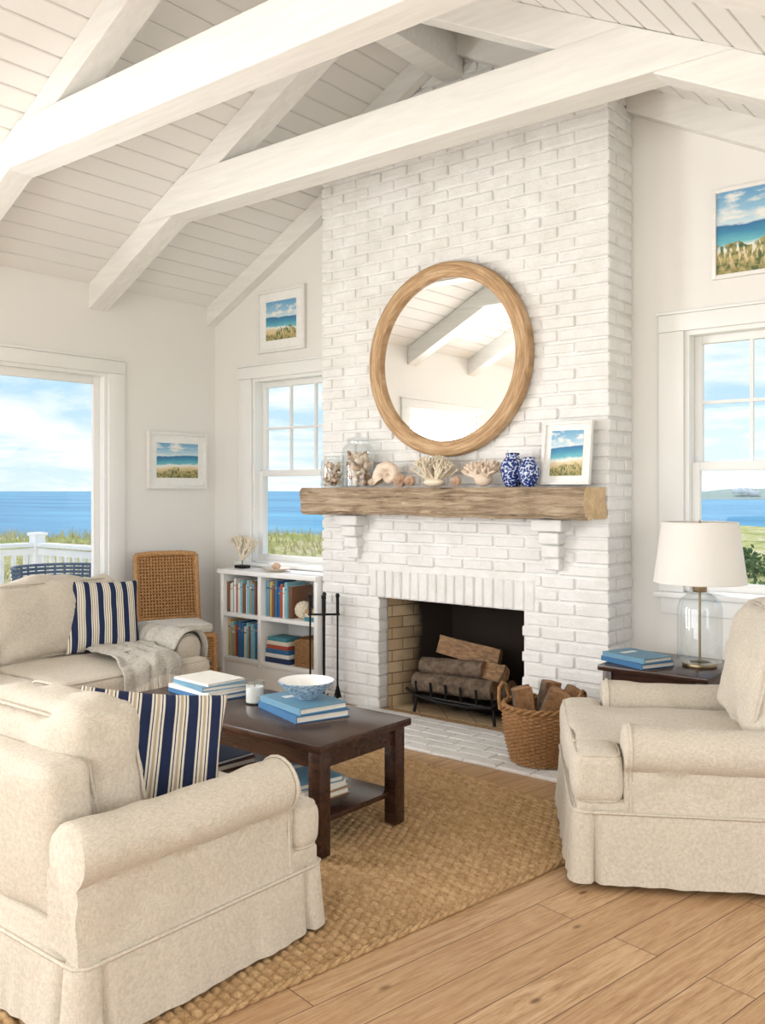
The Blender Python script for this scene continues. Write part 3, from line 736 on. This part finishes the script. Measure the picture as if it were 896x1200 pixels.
def f2(u,v):
    p=interp(pth,u); w=.016*abs(math.sin(v*12+1+u*2))+.010*noise.noise(Vector((u*8,v*9,7)))
    x=x0+.40*v+.12*(u)-.10+.03*noise.noise(Vector((u*3,v*3,4)))
    if u<.7: return (x,p[0],p[1]+w)
    return (x,p[0]+w+.004,p[1]+.03*math.sin(v*5))
drape(f2,34,36)
for i in range(30):
    v=i/29; b=Vector(f2(1,v)); mb.tube([b+Vector((0,0,.01)),b+Vector((random.uniform(-.006,.006),.008,-.04)),b+Vector((random.uniform(-.012,.012),.006,-.09))],.0042,M_linenw,5)
o=mb.obj('knit_throw_blanket',M=SOFM,ang=80); 
so=o.modifiers.new('sol','SOLIDIFY'); so.thickness=.006; so.offset=1

# ------------------------------------------------------------------ rug
RW,RL=2.30,3.30; nx,ny=400,600
xs=np.linspace(-RW,0,nx+1); ys=np.linspace(-RL,0,ny+1); X,Y=np.meshgrid(xs,ys,indexing='ij')
p1,p2=.0345,.044
rng=np.random.RandomState(3)
Yw=Y+.0025*np.sin(X*5)
rowi=np.floor(Yw/p1).astype(int); rj=rng.uniform(0,1,400)[rowi%400]
Xw=X+.003*np.sin(Y*9)
coli=np.floor(Xw/p2+.5*(rowi%2)+rj*.12).astype(int)
kj=rng.uniform(.84,1.0,(400,400))[rowi%400,coli%400]
hgt=np.abs(np.sin(np.pi*Yw/p1))**.55*(.35+.65*np.abs(np.sin(np.pi*(Xw/p2+.5*(rowi%2)+rj*.12)))**.6)*kj
Z=.002+.019*hgt
Z[0,:]=Z[-1,:]=.001; Z[:,0]=Z[:,-1]=.001
V=np.stack([X,Y,Z],-1).reshape(-1,3)
idx=np.arange((nx+1)*(ny+1)).reshape(nx+1,ny+1)
F=np.stack([idx[:-1,:-1],idx[1:,:-1],idx[1:,1:],idx[:-1,1:]],-1).reshape(-1,4)
mb=MB(); mb.v=[tuple(p) for p in V.tolist()]; mb.f=[tuple(f) for f in F.tolist()]; mb.m=[0]*len(mb.f); mb.mats=[M_jute]
def braid(a,b):
    a=Vector(a);b=Vector(b); L=(b-a).length; n=int(L/.014); d=(b-a)/n; nn=Vector((-d.y,d.x,0)).normalized()
    for ph in (0,math.pi):
        mb.tube([a+d*i+nn*.007*math.sin(i*.9+ph)+Vector((0,0,.010+.005*math.cos(i*.9+ph))) for i in range(n+1)],.0085,M_jute,6)
for a,b in (((-RW,0,0),(0,0,0)),((0,0,0),(0,-RL,0)),((0,-RL,0),(-RW,-RL,0)),((-RW,-RL,0),(-RW,0,0))): braid(a,b)
mb.obj('jute_rug',M=TR((-1.675,3.825,0),R(-9)),ang=180)

# ------------------------------------------------------------------ coffee table
def book(mb,w,d,h,M,mat,z=0):
    mb.box((w,d,.004),(0,0,z+.002),mat,M=M); mb.box((w,d,.004),(0,0,z+h-.002),mat,M=M); mb.box((.004,d,h-.008),(-w/2+.002,0,z+h/2),mat,M=M)
    mb.box((w-.012,d-.012,h-.008),(.0,0,z+h/2),M_page,M=M)
TZ=.0215
mb=MB(); tw,td=1.38,.60
mb.box((tw,td,.035),(0,0,.4475),M_walnut,bev=.006)
mb.box((tw-.10,.022,.075),(0,-td/2+.05,.392),M_walnut); mb.box((tw-.10,.022,.075),(0,td/2-.05,.392),M_walnut)
mb.box((.022,td-.10,.075),(-tw/2+.05,0,.392),M_walnut); mb.box((.022,td-.10,.075),(tw/2-.05,0,.392),M_walnut)
for sx in (-1,1):
    for sy in (-1,1):
        x,y=sx*(tw/2-.055),sy*(td/2-.055)
        mb.box((.065,.065,.43),(x,y,.215),M_walnut,bev=.004)
mb.box((tw-.10,td-.10,.024),(0,0,.135),M_walnut,bev=.004)
mb.obj('coffee_table',M=TR((-3.17,2.97,TZ)))
TT=.465+TZ
def stack(name,loc,rz,items):
    mb=MB(); z=0
    for w,d,h,k,r in items:
        book(mb,w,d,h,TR((0,0,0),r),BK[k],z)
        mb.box((w*.5,d*.12,.0006),(0,d*.2,z+h+.0002),BK[7],M=TR((0,0,0),r)); z+=h+.0008
    mb.obj(name,M=TR(loc,rz),ang=30); return z
h1=stack('book_stack',(-2.93,3.04,TT+.001),R(72),[(.27,.38,.032,1,0),(.25,.35,.028,8,R(4))])
stack('book_stack',(-3.56,3.02,TT+.001),R(80),[(.26,.36,.024,1,0),(.25,.34,.02,7,R(5)),(.24,.32,.022,8,R(-3)),(.22,.28,.012,7,R(6))])
stack('book_stack',(-2.85,2.93,.1695),R(85),[(.28,.36,.028,4,0),(.27,.34,.03,7,R(4)),(.25,.33,.025,8,R(-6))])
stack('book_stack',(-3.5,2.98,.1695),R(85),[(.28,.36,.028,6,0),(.27,.34,.02,2,R(4))])
mb=MB(); mb.lathe([(.045,0),(.05,.008),(.085,.03),(.118,.062),(.130,.080),(.126,.082)],M_bowl,n=48); mb.lathe([(.126,.082),(.11,.062),(.07,.03),(.001,.018)],M_page2,n=48,cap=(False,False)); mb.obj('ceramic_bowl',M=TR((-2.92,3.05,TT+.0635)))
mb=MB(); mb.lathe([(.043,0),(.046,.004),(.046,.105),(.043,.105),(.043,.09)],M_glass,n=32); mb.lathe([(.0415,.006),(.0415,.078),(.001,.076)],M_white,n=32); mb.cyl((0,0,.07),(0,0,.09),.0015,.0015,M_iron,6); mb.obj('jar_candle',M=TR((-3.23,3.02,TT+.001)))

# ------------------------------------------------------------------ side table + lamp
mb=MB(); mb.box((.58,.56,.03),(0,0,.575),M_walnut,bev=.005)
for sx in (-1,1):
    for sy in (-1,1): mb.box((.05,.05,.56),(sx*.245,sy*.235,.28),M_walnut,bev=.004)
for sy in (-1,1): mb.box((.5,.02,.08),(0,sy*.235,.52),M_walnut)
for sx in (-1,1): mb.box((.02,.48,.08),(sx*.245,0,.52),M_walnut)
mb.box((.5,.48,.02),(0,0,.16),M_walnut,bev=.003)
mb.obj('side_table',M=TR((-1.86,4.72,.0)))
stack('book_stack',(-2.0,4.60,.5915),R(66),[(.22,.31,.026,1,0),(.21,.29,.024,8,R(5))])
mb=MB(); mb.lathe([(.085,0),(.088,.008),(.085,.018),(.05,.022),(.001,.022)],M_brass,n=40)
mb.lathe([(.10,.022),(.112,.03),(.112,.30),(.10,.345),(.06,.375),(.03,.39)],M_glass,n=48)
mb.cyl((0,0,.02),(0,0,.39),.006,.006,M_brass,10); mb.lathe([(.034,.385),(.036,.39),(.036,.41),(.015,.42),(.012,.47)],M_brass,n=24)
mb.lathe([(.232,.435),(.190,.745)],M_shade,n=56,cap=(False,False)); mb.lathe([(.228,.435),(.186,.745)],M_shade,n=56,cap=(False,False))
for r,z in ((.230,.436),(.188,.744)): mb.tube([(r*math.cos(a),r*math.sin(a),z) for a in np.linspace(0,2*math.pi,48,endpoint=False)],.004,M_shade,6,closed=True)
for k in range(3): a=2*math.pi*k/3; mb.cyl((0,0,.70),(.187*math.cos(a),.187*math.sin(a),.735),.002,.002,M_brass,6)
mb.cyl((0,0,.45),(0,0,.72),.004,.004,M_brass,8); mb.ball((0,0,.55),(.03,.03,.045),M_white); mb.lathe([(.004,.72),(.01,.735),(.001,.76)],M_brass,n=12)
mb.obj('table_lamp',M=TR((-1.715,4.73,.591)),ang=50)

# ------------------------------------------------------------------ basket with firewood
mb=MB(); n=120; H=.30; lev=30; rg=[]
for i in range(lev*3+1):
    z=H*i/(lev*3); base=.165+.045*math.sin(math.pi*min(1,z/H*.95)*.62); ring=[]
    row=int(i/3); 
    for j in range(n):
        a=2*math.pi*j/n; wv=.007*math.sin(a*20+math.pi*(row%2))*math.sin(math.pi*((i%3)+.5)/3)+.004*math.sin(math.pi*((i%3)+.5)/3)
        ring.append(((base+wv)*math.cos(a),(base+wv)*math.sin(a),z+.004))
    rg.append(ring)
mb.rings(rg,M_basket,cap=(True,False)); mb.rings([[(x*.95,y*.95,z+.002) for x,y,z in r] for r in rg[::6]],M_basket,cap=(True,False))
Rr=.208
for o_ in (0,math.pi/2): mb.tube([((Rr+.007*math.cos(a*14+o_*2))*math.cos(a),(Rr+.007*math.cos(a*14+o_*2))*math.sin(a),H+.006+.009*math.sin(a*14+o_*2)) for a in np.linspace(0,2*math.pi,140,endpoint=False)],.010,M_basket,7,closed=True)
for s in (-1,1):
    for dr in (0,.014): mb.tube([(s*(Rr+.0+dr*.5),-.07+.0,H-.03),(s*(Rr+.012),-.075,H+.03),(s*(Rr+.02),-.05,H+.085),(s*(Rr+.022),0,H+.105),(s*(Rr+.02),.05,H+.085),(s*(Rr+.012),.075,H+.03),(s*Rr,.07,H-.03)],.010,M_basket,7)
mb.obj('firewood_basket',M=TR((-2.49,4.46,.019),R(10)),ang=60)
mb=MB()
for i,(x,y,dx,dy,L,r,ro) in enumerate(((-.07,-.06,-.10,-.05,.36,.058,R(135)),(.05,-.07,.45,-.05,.40,.06,R(150)),(.0,.07,.15,.1,.40,.06,R(120)),(.08,.04,.6,.1,.40,.06,R(160)),(-.10,.05,-.25,.1,.34,.05,R(110)))):
    c=Vector((x,y,.21)); log(mb,c,(dx,dy,1),L,r,True,i+11,M_bark,ro,M_splitw)
mb.obj('split_firewood',M=TR((-2.49,4.46,.03),R(10)))
# fireplace tools
mb=MB(); mb.lathe([(.11,0),(.115,.008),(.09,.018),(.03,.03),(.012,.05)],M_iron,n=32); mb.cyl((0,0,.03),(0,0,.74),.008,.008,M_iron,10); mb.ball((0,0,.755),(.017,.017,.02),M_iron)
mb.box((.22,.014,.014),(0,0,.64),M_iron,bev=.002); mb.box((.014,.16,.014),(0,0,.64),M_iron,bev=.002)
for k,(x,y) in enumerate(((-.095,0),(.095,0),(0,.075),(0,-.075))):
    mb.cyl((x,y,.12),(x,y,.66),.007,.007,M_iron,8); mb.tube([(x,y,.64),(x,y,.70),(x,y,.76)],.011,M_iron,8); mb.ball((x,y,.77),(.015,.015,.018),M_iron)
    if k==0: mb.cushion(.10,.015,.13,.007,M_iron,TR((x,y,.10)),(0,0,.0),5,0)
    if k==1:
        for q in range(20): a=q*.9; mb.cyl((x,y,.16),(x+.025*math.cos(a)*(q%3)/2,y+.02*math.sin(a),.06),.005,.004,M_iron,5)
    if k==2: mb.tube([(x,y,.13),(x,y,.06),(x+.03,y,.07)],.006,M_iron,7)
    if k==3: mb.tube([(x,y,.13),(x-.01,y,.06)],.006,M_iron,7)
mb.obj('fireplace_tool_set',M=TR((-4.33,4.70,.0),R(40)),ang=50)

# ------------------------------------------------------------------ bookcase
BX0,BX1,BY0=-5.56,-4.515,4.83
mb=MB(); T=M_trim; BH=.882
mb.b2((BX0-.02,BY0-.02,BH-.035),(BX1,YB-.03,BH),T,.004); mb.b2((BX0,BY0,0),(BX0+.035,YB-.03,BH-.036),T,.002); mb.b2((BX1-.035,BY0,0),(BX1,YB-.03,BH-.036),T,.002)
xd=-5.12; mb.b2((xd-.018,BY0+.002,.15),(xd+.018,YB-.05,BH-.036),T,.002)
mb.b2((BX0+.03,YB-.05,.1),(BX1-.03,YB-.032,BH-.036),T); mb.b2((BX0+.035,BY0+.01,0),(BX1-.035,BY0+.03,.17),T); mb.b2((BX0+.035,BY0+.003,.165),(BX1-.035,YB-.05,.20),T,.002)
mb.b2((BX0+.035,BY0+.003,.515),(BX1-.035,YB-.05,.545),T,.002)
mb.obj('low_bookcase')
mb=MB(); rnd=random.Random(4)
def row(x0,x1,z,hmax,fill=1.0):
    x=x0+.004
    while x<x0+(x1-x0)*fill-.022:
        w=rnd.choice((.018,.022,.026,.030,.034)); h=hmax*rnd.uniform(.76,.95); d=rnd.uniform(.17,.22); k=rnd.choice((0,1,2,3,3,4,5,6,7,7,8,9,9,10,11,6))
        if x+w>x1: w=x1-x-.002
        if w<.012: break
        y0=BY0+.03+rnd.uniform(0,.02)
        mb.b2((x,y0,z),(x+w-.0015,y0+d,z+h),BK[k],.002); mb.b2((x+.003,y0+.004,z+h-.0005),(x+w-.005,y0+d-.01,z+h+.001),M_page)
        mb.b2((x+.001,y0-.0008,z+h*.78),(x+w-.0025,y0,z+h*.82),BK[(k+3)%12])
        x+=w
row(BX0+.037,xd-.018,.5455,.29); row(BX0+.037,xd-.018,.2005,.30); row(xd+.02,BX1-.04,.5455,.29,.52)
def flat(xc,z,items):
    for w,h,k in items: mb.b2((xc-w/2,BY0+.035,z),(xc+w/2,BY0+.2,z+h),BK[k],.002); z+=h
flat(xd+.16,.2005,[(.26,.04,2),(.25,.03,7),(.24,.035,1),(.22,.03,9),(.23,.03,3),(.2,.028,0)]); flat(BX1-.10,.5455,[(.12,.03,0),(.11,.025,3),(.11,.03,4)])
mb.obj('shelf_books',ang=25)
mb=MB(); cb_=(BX1-.232,BY0+.10,.5455+.068)
mb.ball(cb_,(.062,.062,.062),M_coral,n=20,m=14); 
for i in range(80):
    a=i*2.39996; zz=1-2*(i+.5)/80; q=math.sqrt(1-zz*zz); d=Vector((q*math.cos(a),q*math.sin(a),zz)); c=Vector(cb_)+d*.058
    mb.ball(c,(.011,)*3,M_coral,n=6,m=4)
mb.obj('coral_ball')
mb=MB()
for i in range(12):
    z=.2015+i*.0165; k=.0 if i%2 else .003
    mb.box((.21+k,.24+k,.0165),(BX1-.155,BY0+.15,z+.008),M_basket,bev=.006)
mb.tube([(BX1-.155+.105*math.cos(a)*1.02,BY0+.15+.12*math.sin(a),.402) for a in np.linspace(0,2*math.pi,32,endpoint=False)],.009,M_basket,7,closed=True)
mb.obj('storage_basket')
mb=MB(); mb.box((.10,.08,.025),(0,0,.0125),M_iron,bev=.003); mb.cyl((0,0,.02),(0,0,.07),.004,.004,M_iron,8); coral(mb,(0,0,.07),.22,M_coral,21,10,.9,4,.07); mb.obj('coral_sculpture',M=TR((-5.47,4.98,BH+.001)))
mb=MB(); mb.lathe([(.05,0),(.09,.012),(.12,.025),(.115,.027),(.06,.012),(.001,.009)],M_shell,n=36,disp=lambda a,z:1+.08*math.cos(5*a)); conch(mb,TR((.0,0,.04),0,R(90),R(30)),.1,M_shellp); mb.obj('shell_dish',M=TR((-5.05,4.94,BH+.001)))

# ------------------------------------------------------------------ wicker chair
mb=MB(); W_=M_wicker; hw=.235
def lat(p00,p10,p01,nu,nv,r=.0058):
    p00,p10,p01=map(Vector,(p00,p10,p01)); U=p10-p00;V_=p01-p00; N=U.cross(V_).normalized()
    for i in range(nu+1):
        mb.tube([p00+U*i/nu+V_*k/nv+N*.004*(-1)**(i+k) for k in range(nv+1)],r,W_,5)
    for j in range(nv+1):
        mb.tube([p00+V_*j/nv+U*k/nu-N*.004*(-1)**(j+k) for k in range(nu+1)],r,W_,5)
def bk(z): return .21+(z-.45)*.16
for s in (-1,1):
    mb.tube([(s*hw,.22,.0),(s*hw,.21,.25),(s*hw,bk(.45),.45),(s*hw,bk(.75),.75),(s*(hw-.0),bk(1.0),1.0)],.019,W_,8)
    mb.tube([(s*(hw+.005),-.235,.0),(s*hw,-.225,.25),(s*hw,-.22,.44)],.020,W_,8)
    mb.tube([(s*hw,-.22,.2),(s*hw,.21,.2)],.010,W_,6); mb.tube([(s*hw,-.22,.43),(s*hw,.21,.43)],.017,W_,8)
    mb.tube([(s*hw,-.22,.28),(s*hw,-.10,.40),(s*hw,-.04,.43)],.008,W_,6)
for y,z in ((-.22,.43),(.21,.43),(-.22,.2),(.21,.2)): mb.tube([(-hw,y,z),(hw,y,z)],.015 if z>.3 else .01,W_,8)
mb.tube([(-hw,bk(1),1.0),(-hw*.5,bk(1),1.012),(hw*.5,bk(1),1.012),(hw,bk(1),1.0)],.021,W_,8)
mb.tube([(-hw,bk(.52),.52),(hw,bk(.52),.52)],.012,W_,8)
lat((-hw,bk(.52),.52),(hw,bk(.52),.52),(-hw,bk(1.0),1.0),20,20)
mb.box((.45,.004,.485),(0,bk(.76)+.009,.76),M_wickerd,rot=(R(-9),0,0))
mb.box((.46,.43,.03),(0,-.005,.44),W_,bev=.008)
for z in np.linspace(.25,.42,10): mb.tube([(-hw,-.222,z),(hw,-.222,z)],.007,W_,5)
for s in (-1,1):
    for z in np.linspace(.25,.42,10): mb.tube([(s*hw,-.22,z),(s*hw,.21,z)],.007,W_,5)
mb.cushion(.45,.43,.06,.028,M_linenw,TR((0,-.012,.487)),(0,0,.014),8,.003,M_linenw)
mb.obj('wicker_chair',M=TR((-5.52,4.36,0),R(66)),ang=60)

# ------------------------------------------------------------------ exterior
M_deck=wood('deck_boards',(150,140,126),(196,188,176),(1,8,8),.8,3,.4)
mb=MB(); x=-8.2
while x<XL-.30: mb.b2((x,-3.2,-.10),(x+.13,4.85,-.06),M_deck); x+=.137
mb.b2((-8.15,-3.15,-.25),(XL-.16,4.8,-.11),M_deck); mb.obj('deck')
mb=MB()
def rail(a,b):
    a=Vector(a);b=Vector(b); n=int((b-a).length/.12); d=(b-a)
    ang=math.atan2(d.y,d.x); L=d.length; c=(a+b)/2
    mb.box((L,.09,.04),(c.x,c.y,.985),M_trim,rot=(0,0,ang),bev=.004); mb.box((L,.04,.06),(c.x,c.y,.92),M_trim,rot=(0,0,ang)); mb.box((L,.04,.05),(c.x,c.y,.06),M_trim,rot=(0,0,ang))
    for i in range(1,n): p=a+d*i/n; mb.box((.035,.035,.86),(p.x,p.y,.48),M_trim,rot=(0,0,ang))
def post(x,y): mb.box((.11,.11,1.13),(x,y,.505),M_trim,bev=.005); mb.box((.14,.14,.03),(x,y,1.085),M_trim,bev=.005)
rail((-8.1,-3.0,0),(-8.1,.9,0)); rail((-8.1,.9,0),(-8.1,4.75,0)); rail((-8.1,4.75,0),(-6.2,4.75,0))
for p in ((-8.1,4.75),(-8.1,.9),(-8.1,-3.0),(-6.26,4.75)): post(*p)
mb.obj('deck_railing')
M_navyw=wood('outdoor_wicker',(60,74,96),(104,118,138),(9,9,9),.7,8,.6)
mb=MB(); 
for q in range(16):
    z=.42+q*.032; rr=.30+.004*q; a0=R(75-q*1.2)
    mb.tube([(rr*math.cos(a),rr*math.sin(a),z) for a in np.linspace(-a0-.6,a0+.6,26)],.013,M_navyw,6)
for a in np.linspace(-1.6,1.6,15): mb.tube([(.29*math.cos(a),.29*math.sin(a),.38),(.35*math.cos(a),.35*math.sin(a),.9)],.010,M_navyw,6)
mb.lathe([(.30,.30),(.31,.34),(.31,.40),(.001,.41)],M_navyw,n=32)
for a in (.7,2.4,3.9,5.4): mb.cyl((.26*math.cos(a),.26*math.sin(a),.32),(.29*math.cos(a),.29*math.sin(a),-.028),.018,.015,M_navyw,8)
mb.obj('patio_chair',M=TR((-6.80,4.18,-.03),R(180)))
# terrain
def ground(ph,r,x,y):
    h=-1.25+.55*noise.noise(Vector((x*.12,y*.12,0)))+.25*noise.noise(Vector((x*.45,y*.45,3)))
    h+=1.25*math.exp(-((ph-42)/6)**2)*math.exp(-((r-30)/8)**2)
    h+=1.35*math.exp(-((ph-62)/11)**2)*math.exp(-((r-28)/8)**2)
    if 0<ph<30 and r>22: h-= .022*(r-22)*max(0,noise.noise(Vector((x*.035+3,y*.035,1)))+.5)
    return h
t=NT('dune_grass_ground'); v=t.coord(); f=t.noise(v,.14,8,.72); g=t.noise(v,4,6,.7); sp=t.n('ShaderNodeSeparateXYZ'); t.l(v,sp.inputs[0])
gc=t.ramp(t.math('ADD',t.math('MULTIPLY',f,.75),t.math('MULTIPLY',g,.25)),[(.36,lin((106,130,72))),(.44,lin((160,172,94))),(.50,lin((206,202,132))),(.56,lin((234,222,184))),(.62,lin((190,190,116)))])
col=t.mix(t.math('LESS_THAN',sp.outputs['Z'],-2.15),gc,lin((236,224,196)))
M_grass=t.bsdf(col,.95,g,1,.2,spec=.1)
mb=MB()
def shore(ph):
    if ph>40 or ph<-120: return 46
    if ph<28: return 112
    return 112+(46-112)*((ph-28)/12)
rads=[3*(1.045**i) for i in range(105)]
vs=[];NA=200
for r in rads:
    for j in range(NA):
        ph=-180+360*j/NA; a=R(90+ph); x=-2+r*math.cos(a); y=1+r*math.sin(a); sh=shore(ph)
        h=ground(ph,r,x,y)
        if r>sh*.78: h-= (r-sh*.78)/(sh*.22)*2.2
        vs.append((x,y,max(h,-9)))
mb.add(vs,[(i*NA+j,i*NA+(j+1)%NA,(i+1)*NA+(j+1)%NA,(i+1)*NA+j) for i in range(len(rads)-1) for j in range(NA)],M_grass)
mb.obj('dune_ground',ang=180)
M_blade=plain('marram_grass',(230,218,156),.9,var=.4,ns=3)
mb=MB(); rnd=random.Random(3); vs=[];fs=[]
for i in range(13000):
    ph=rnd.choice((rnd.uniform(10,30),rnd.uniform(38,68),rnd.uniform(38,68))); r=rnd.uniform(9,38); a=R(90+ph); x=-2+r*math.cos(a);y=1+r*math.sin(a)
    h=ground(ph,r,x,y)
    if noise.noise(Vector((x*.3,y*.3,9)))<-.1: continue
    L=rnd.uniform(.15,.42); dx,dy=rnd.uniform(-.25,.25),rnd.uniform(-.25,.25); w=.012+r*.0006; b=rnd.random()*3.14; o_=len(vs)
    vs+=[(x-w*math.cos(b),y-w*math.sin(b),h-.05),(x+w*math.cos(b),y+w*math.sin(b),h-.05),(x+dx,y+dy,h+L)]; fs.append((o_,o_+1,o_+2))
mb.add(vs,fs,M_blade); mb.obj('dune_grass',smooth=False)
M_leaf=plain('shrub_leaves',(104,134,74),.8,var=.6,ns=8)
for (ph,r,s) in ((14.5,13,1.0),(15.8,19,1.3),(18.5,30,1.4),(20.5,42,1.5),(17,16,.7)):
    mb=MB(); rnd=random.Random(int(ph*10)); a=R(90+ph); x=r*math.cos(a); y=r*math.sin(a); vs=[];fs=[]
    zb=ground(ph,r,x,y)
    for i in range(900):
        d=Vector((rnd.gauss(0,1),rnd.gauss(0,1),rnd.gauss(0,1))).normalized(); q=d*(rnd.uniform(.6,1)*s*(1+.3*noise.noise(d*3))); q.z=abs(q.z)*.7
        e1=Vector((rnd.gauss(0,1),rnd.gauss(0,1),rnd.gauss(0,1))).normalized(); e2=e1.orthogonal().normalized(); L=.09; o_=len(vs)
        vs+=[q-e1*L,q+e2*L*.5,q+e1*L,q-e2*L*.5]; fs.append((o_,o_+1,o_+2,o_+3))
    mb.add(vs,fs,M_leaf); 
    for k in range(6): mb.cyl((0,0,-.1),(rnd.uniform(-.4,.4)*s,rnd.uniform(-.4,.4)*s,.5*s),.03,.01,M_bark,6)
    mb.obj('beach_shrub',M=TR((x,y,zb)),smooth=False)
t=NT('sea_water'); v=t.coord(); f=t.noise(t.coord((.012,.03,.03)),1,5); g=t.noise(v,.6,6,.7)
M_sea=t.bsdf(t.ramp(f,[(.35,lin((42,116,156))),(.65,lin((88,166,194)))]),.5,g,.25,.3,spec=.12)
mb=MB(); mb.lathe([(.5,-3.2),(60,-3.2),(300,-3.2),(1500,-3.2),(7000,-3.2)],M_sea,n=96,cap=(False,False)); mb.obj('sea',smooth=False)
mb=MB(); M_hill=plain('distant_headland',(138,158,146),.95,ns=.05,var=.25); N=60; rg=[]
for i in range(N+1):
    ph=R(90+(-8+28*i/N)); env=math.sin(math.pi*i/N)**.5; hh=env*(5+4*noise.noise(Vector((i*.13,0,0)))+2*noise.noise(Vector((i*.5,5,0))))
    rg.append([( (r)*math.cos(ph),(r)*math.sin(ph),z) for r,z in ((520,-3.3),(540,hh*.5-2),(580,hh),(640,hh*.6),(700,-3.3))])
mb.rings(rg,M_hill,closed=False)
rnd=random.Random(5)
for i in range(16):
    ph=R(90+rnd.uniform(8,18)); r=535; mb.box((5,4,3),(r*math.cos(ph),r*math.sin(ph),0+rnd.random()*1.5),M_white)
mb.obj('distant_headland',ang=180)

# ------------------------------------------------------------------ world + lights
w=bpy.data.worlds.new('World'); sc.world=w; w.use_nodes=True; nt=w.node_tree; nt.nodes.clear()
t=NT.__new__(NT); t.t=nt; t.m=None; t.out=nt.nodes.new('ShaderNodeOutputWorld')
tc=t.n('ShaderNodeTexCoord'); sp=t.n('ShaderNodeSeparateXYZ'); t.l(tc.outputs['Generated'],sp.inputs[0])
sky=t.ramp(sp.outputs['Z'],[(0,lin((210,230,244))),(.12,lin((172,210,238))),(.45,lin((110,168,222))),(1,lin((70,130,206)))])
den=t.math('ADD',t.math('MAXIMUM',sp.outputs['Z'],0),.16)
cb=t.n('ShaderNodeCombineXYZ'); t.l(t.math('DIVIDE',sp.outputs['X'],den),cb.inputs[0]); t.l(t.math('DIVIDE',sp.outputs['Y'],den),cb.inputs[1])
cl=t.noise(cb.outputs[0],1.1,8,.58,.3)
sky=t.mix(t.ramp(cl,[(.42,(0,0,0)),(.60,(1,1,1))]),sky,(.93,.95,.98,1))
bg=t.n('ShaderNodeBackground'); t.l(sky,bg.inputs[0]); bg.inputs[1].default_value=1.2; t.l(bg.outputs[0],t.out.inputs[0])
def area(name,loc,rot,sx,sy,e,col=(1,1,1)):
    l=bpy.data.lights.new(name,'AREA'); l.shape='RECTANGLE'; l.size=sx; l.size_y=sy; l.energy=e; l.color=col
    o=bpy.data.objects.new(name,l); COL.objects.link(o); o.location=loc; o.rotation_euler=rot; return o
area('rear_fill',(-2.6,-2.8,1.6),(R(90),0,R(0)),4.6,2.2,120,(1,.99,.975))  # added fill lamp inside the rear wall, behind the camera
area('left_fill',(XL+.1,-1.45,1.6),(R(90),0,R(-90)),1.7,1.6,70,(.98,.99,1))  # added lamp just inside the left wall, out of view, for side fill
area('left_window_fill',(XL-.22,1.075,1.6),(R(90),0,R(-90)),1.5,1.7,180,(1,.99,.98))  # added lamp outside the middle left window; mirror shows it as bright glass
area('right_fill',(1.5,1.2,1.5),(R(90),0,R(90)),4.0,1.5,48,(1,.985,.965))  # added fill lamp along the right wall, out of view
sl=bpy.data.lights.new('sun','SUN'); sl.energy=2.8; sl.angle=R(4); sl.color=(1,.97,.92)
so=bpy.data.objects.new('sun',sl); COL.objects.link(so); so.rotation_euler=Euler((R(38),0,R(-130)))
sc.view_settings.view_transform='Standard'; sc.view_settings.look='None'; sc.view_settings.exposure=.07

cam=bpy.data.cameras.new('camera'); cam.sensor_fit='HORIZONTAL'; cam.sensor_width=36; cam.lens=36*1075/896; cam.shift_y=-25/896; cam.clip_end=9000; cam.clip_start=.05
co=bpy.data.objects.new('camera',cam); COL.objects.link(co); co.location=(0,0,1.5); co.rotation_euler=(R(90),0,R(39)); sc.camera=co
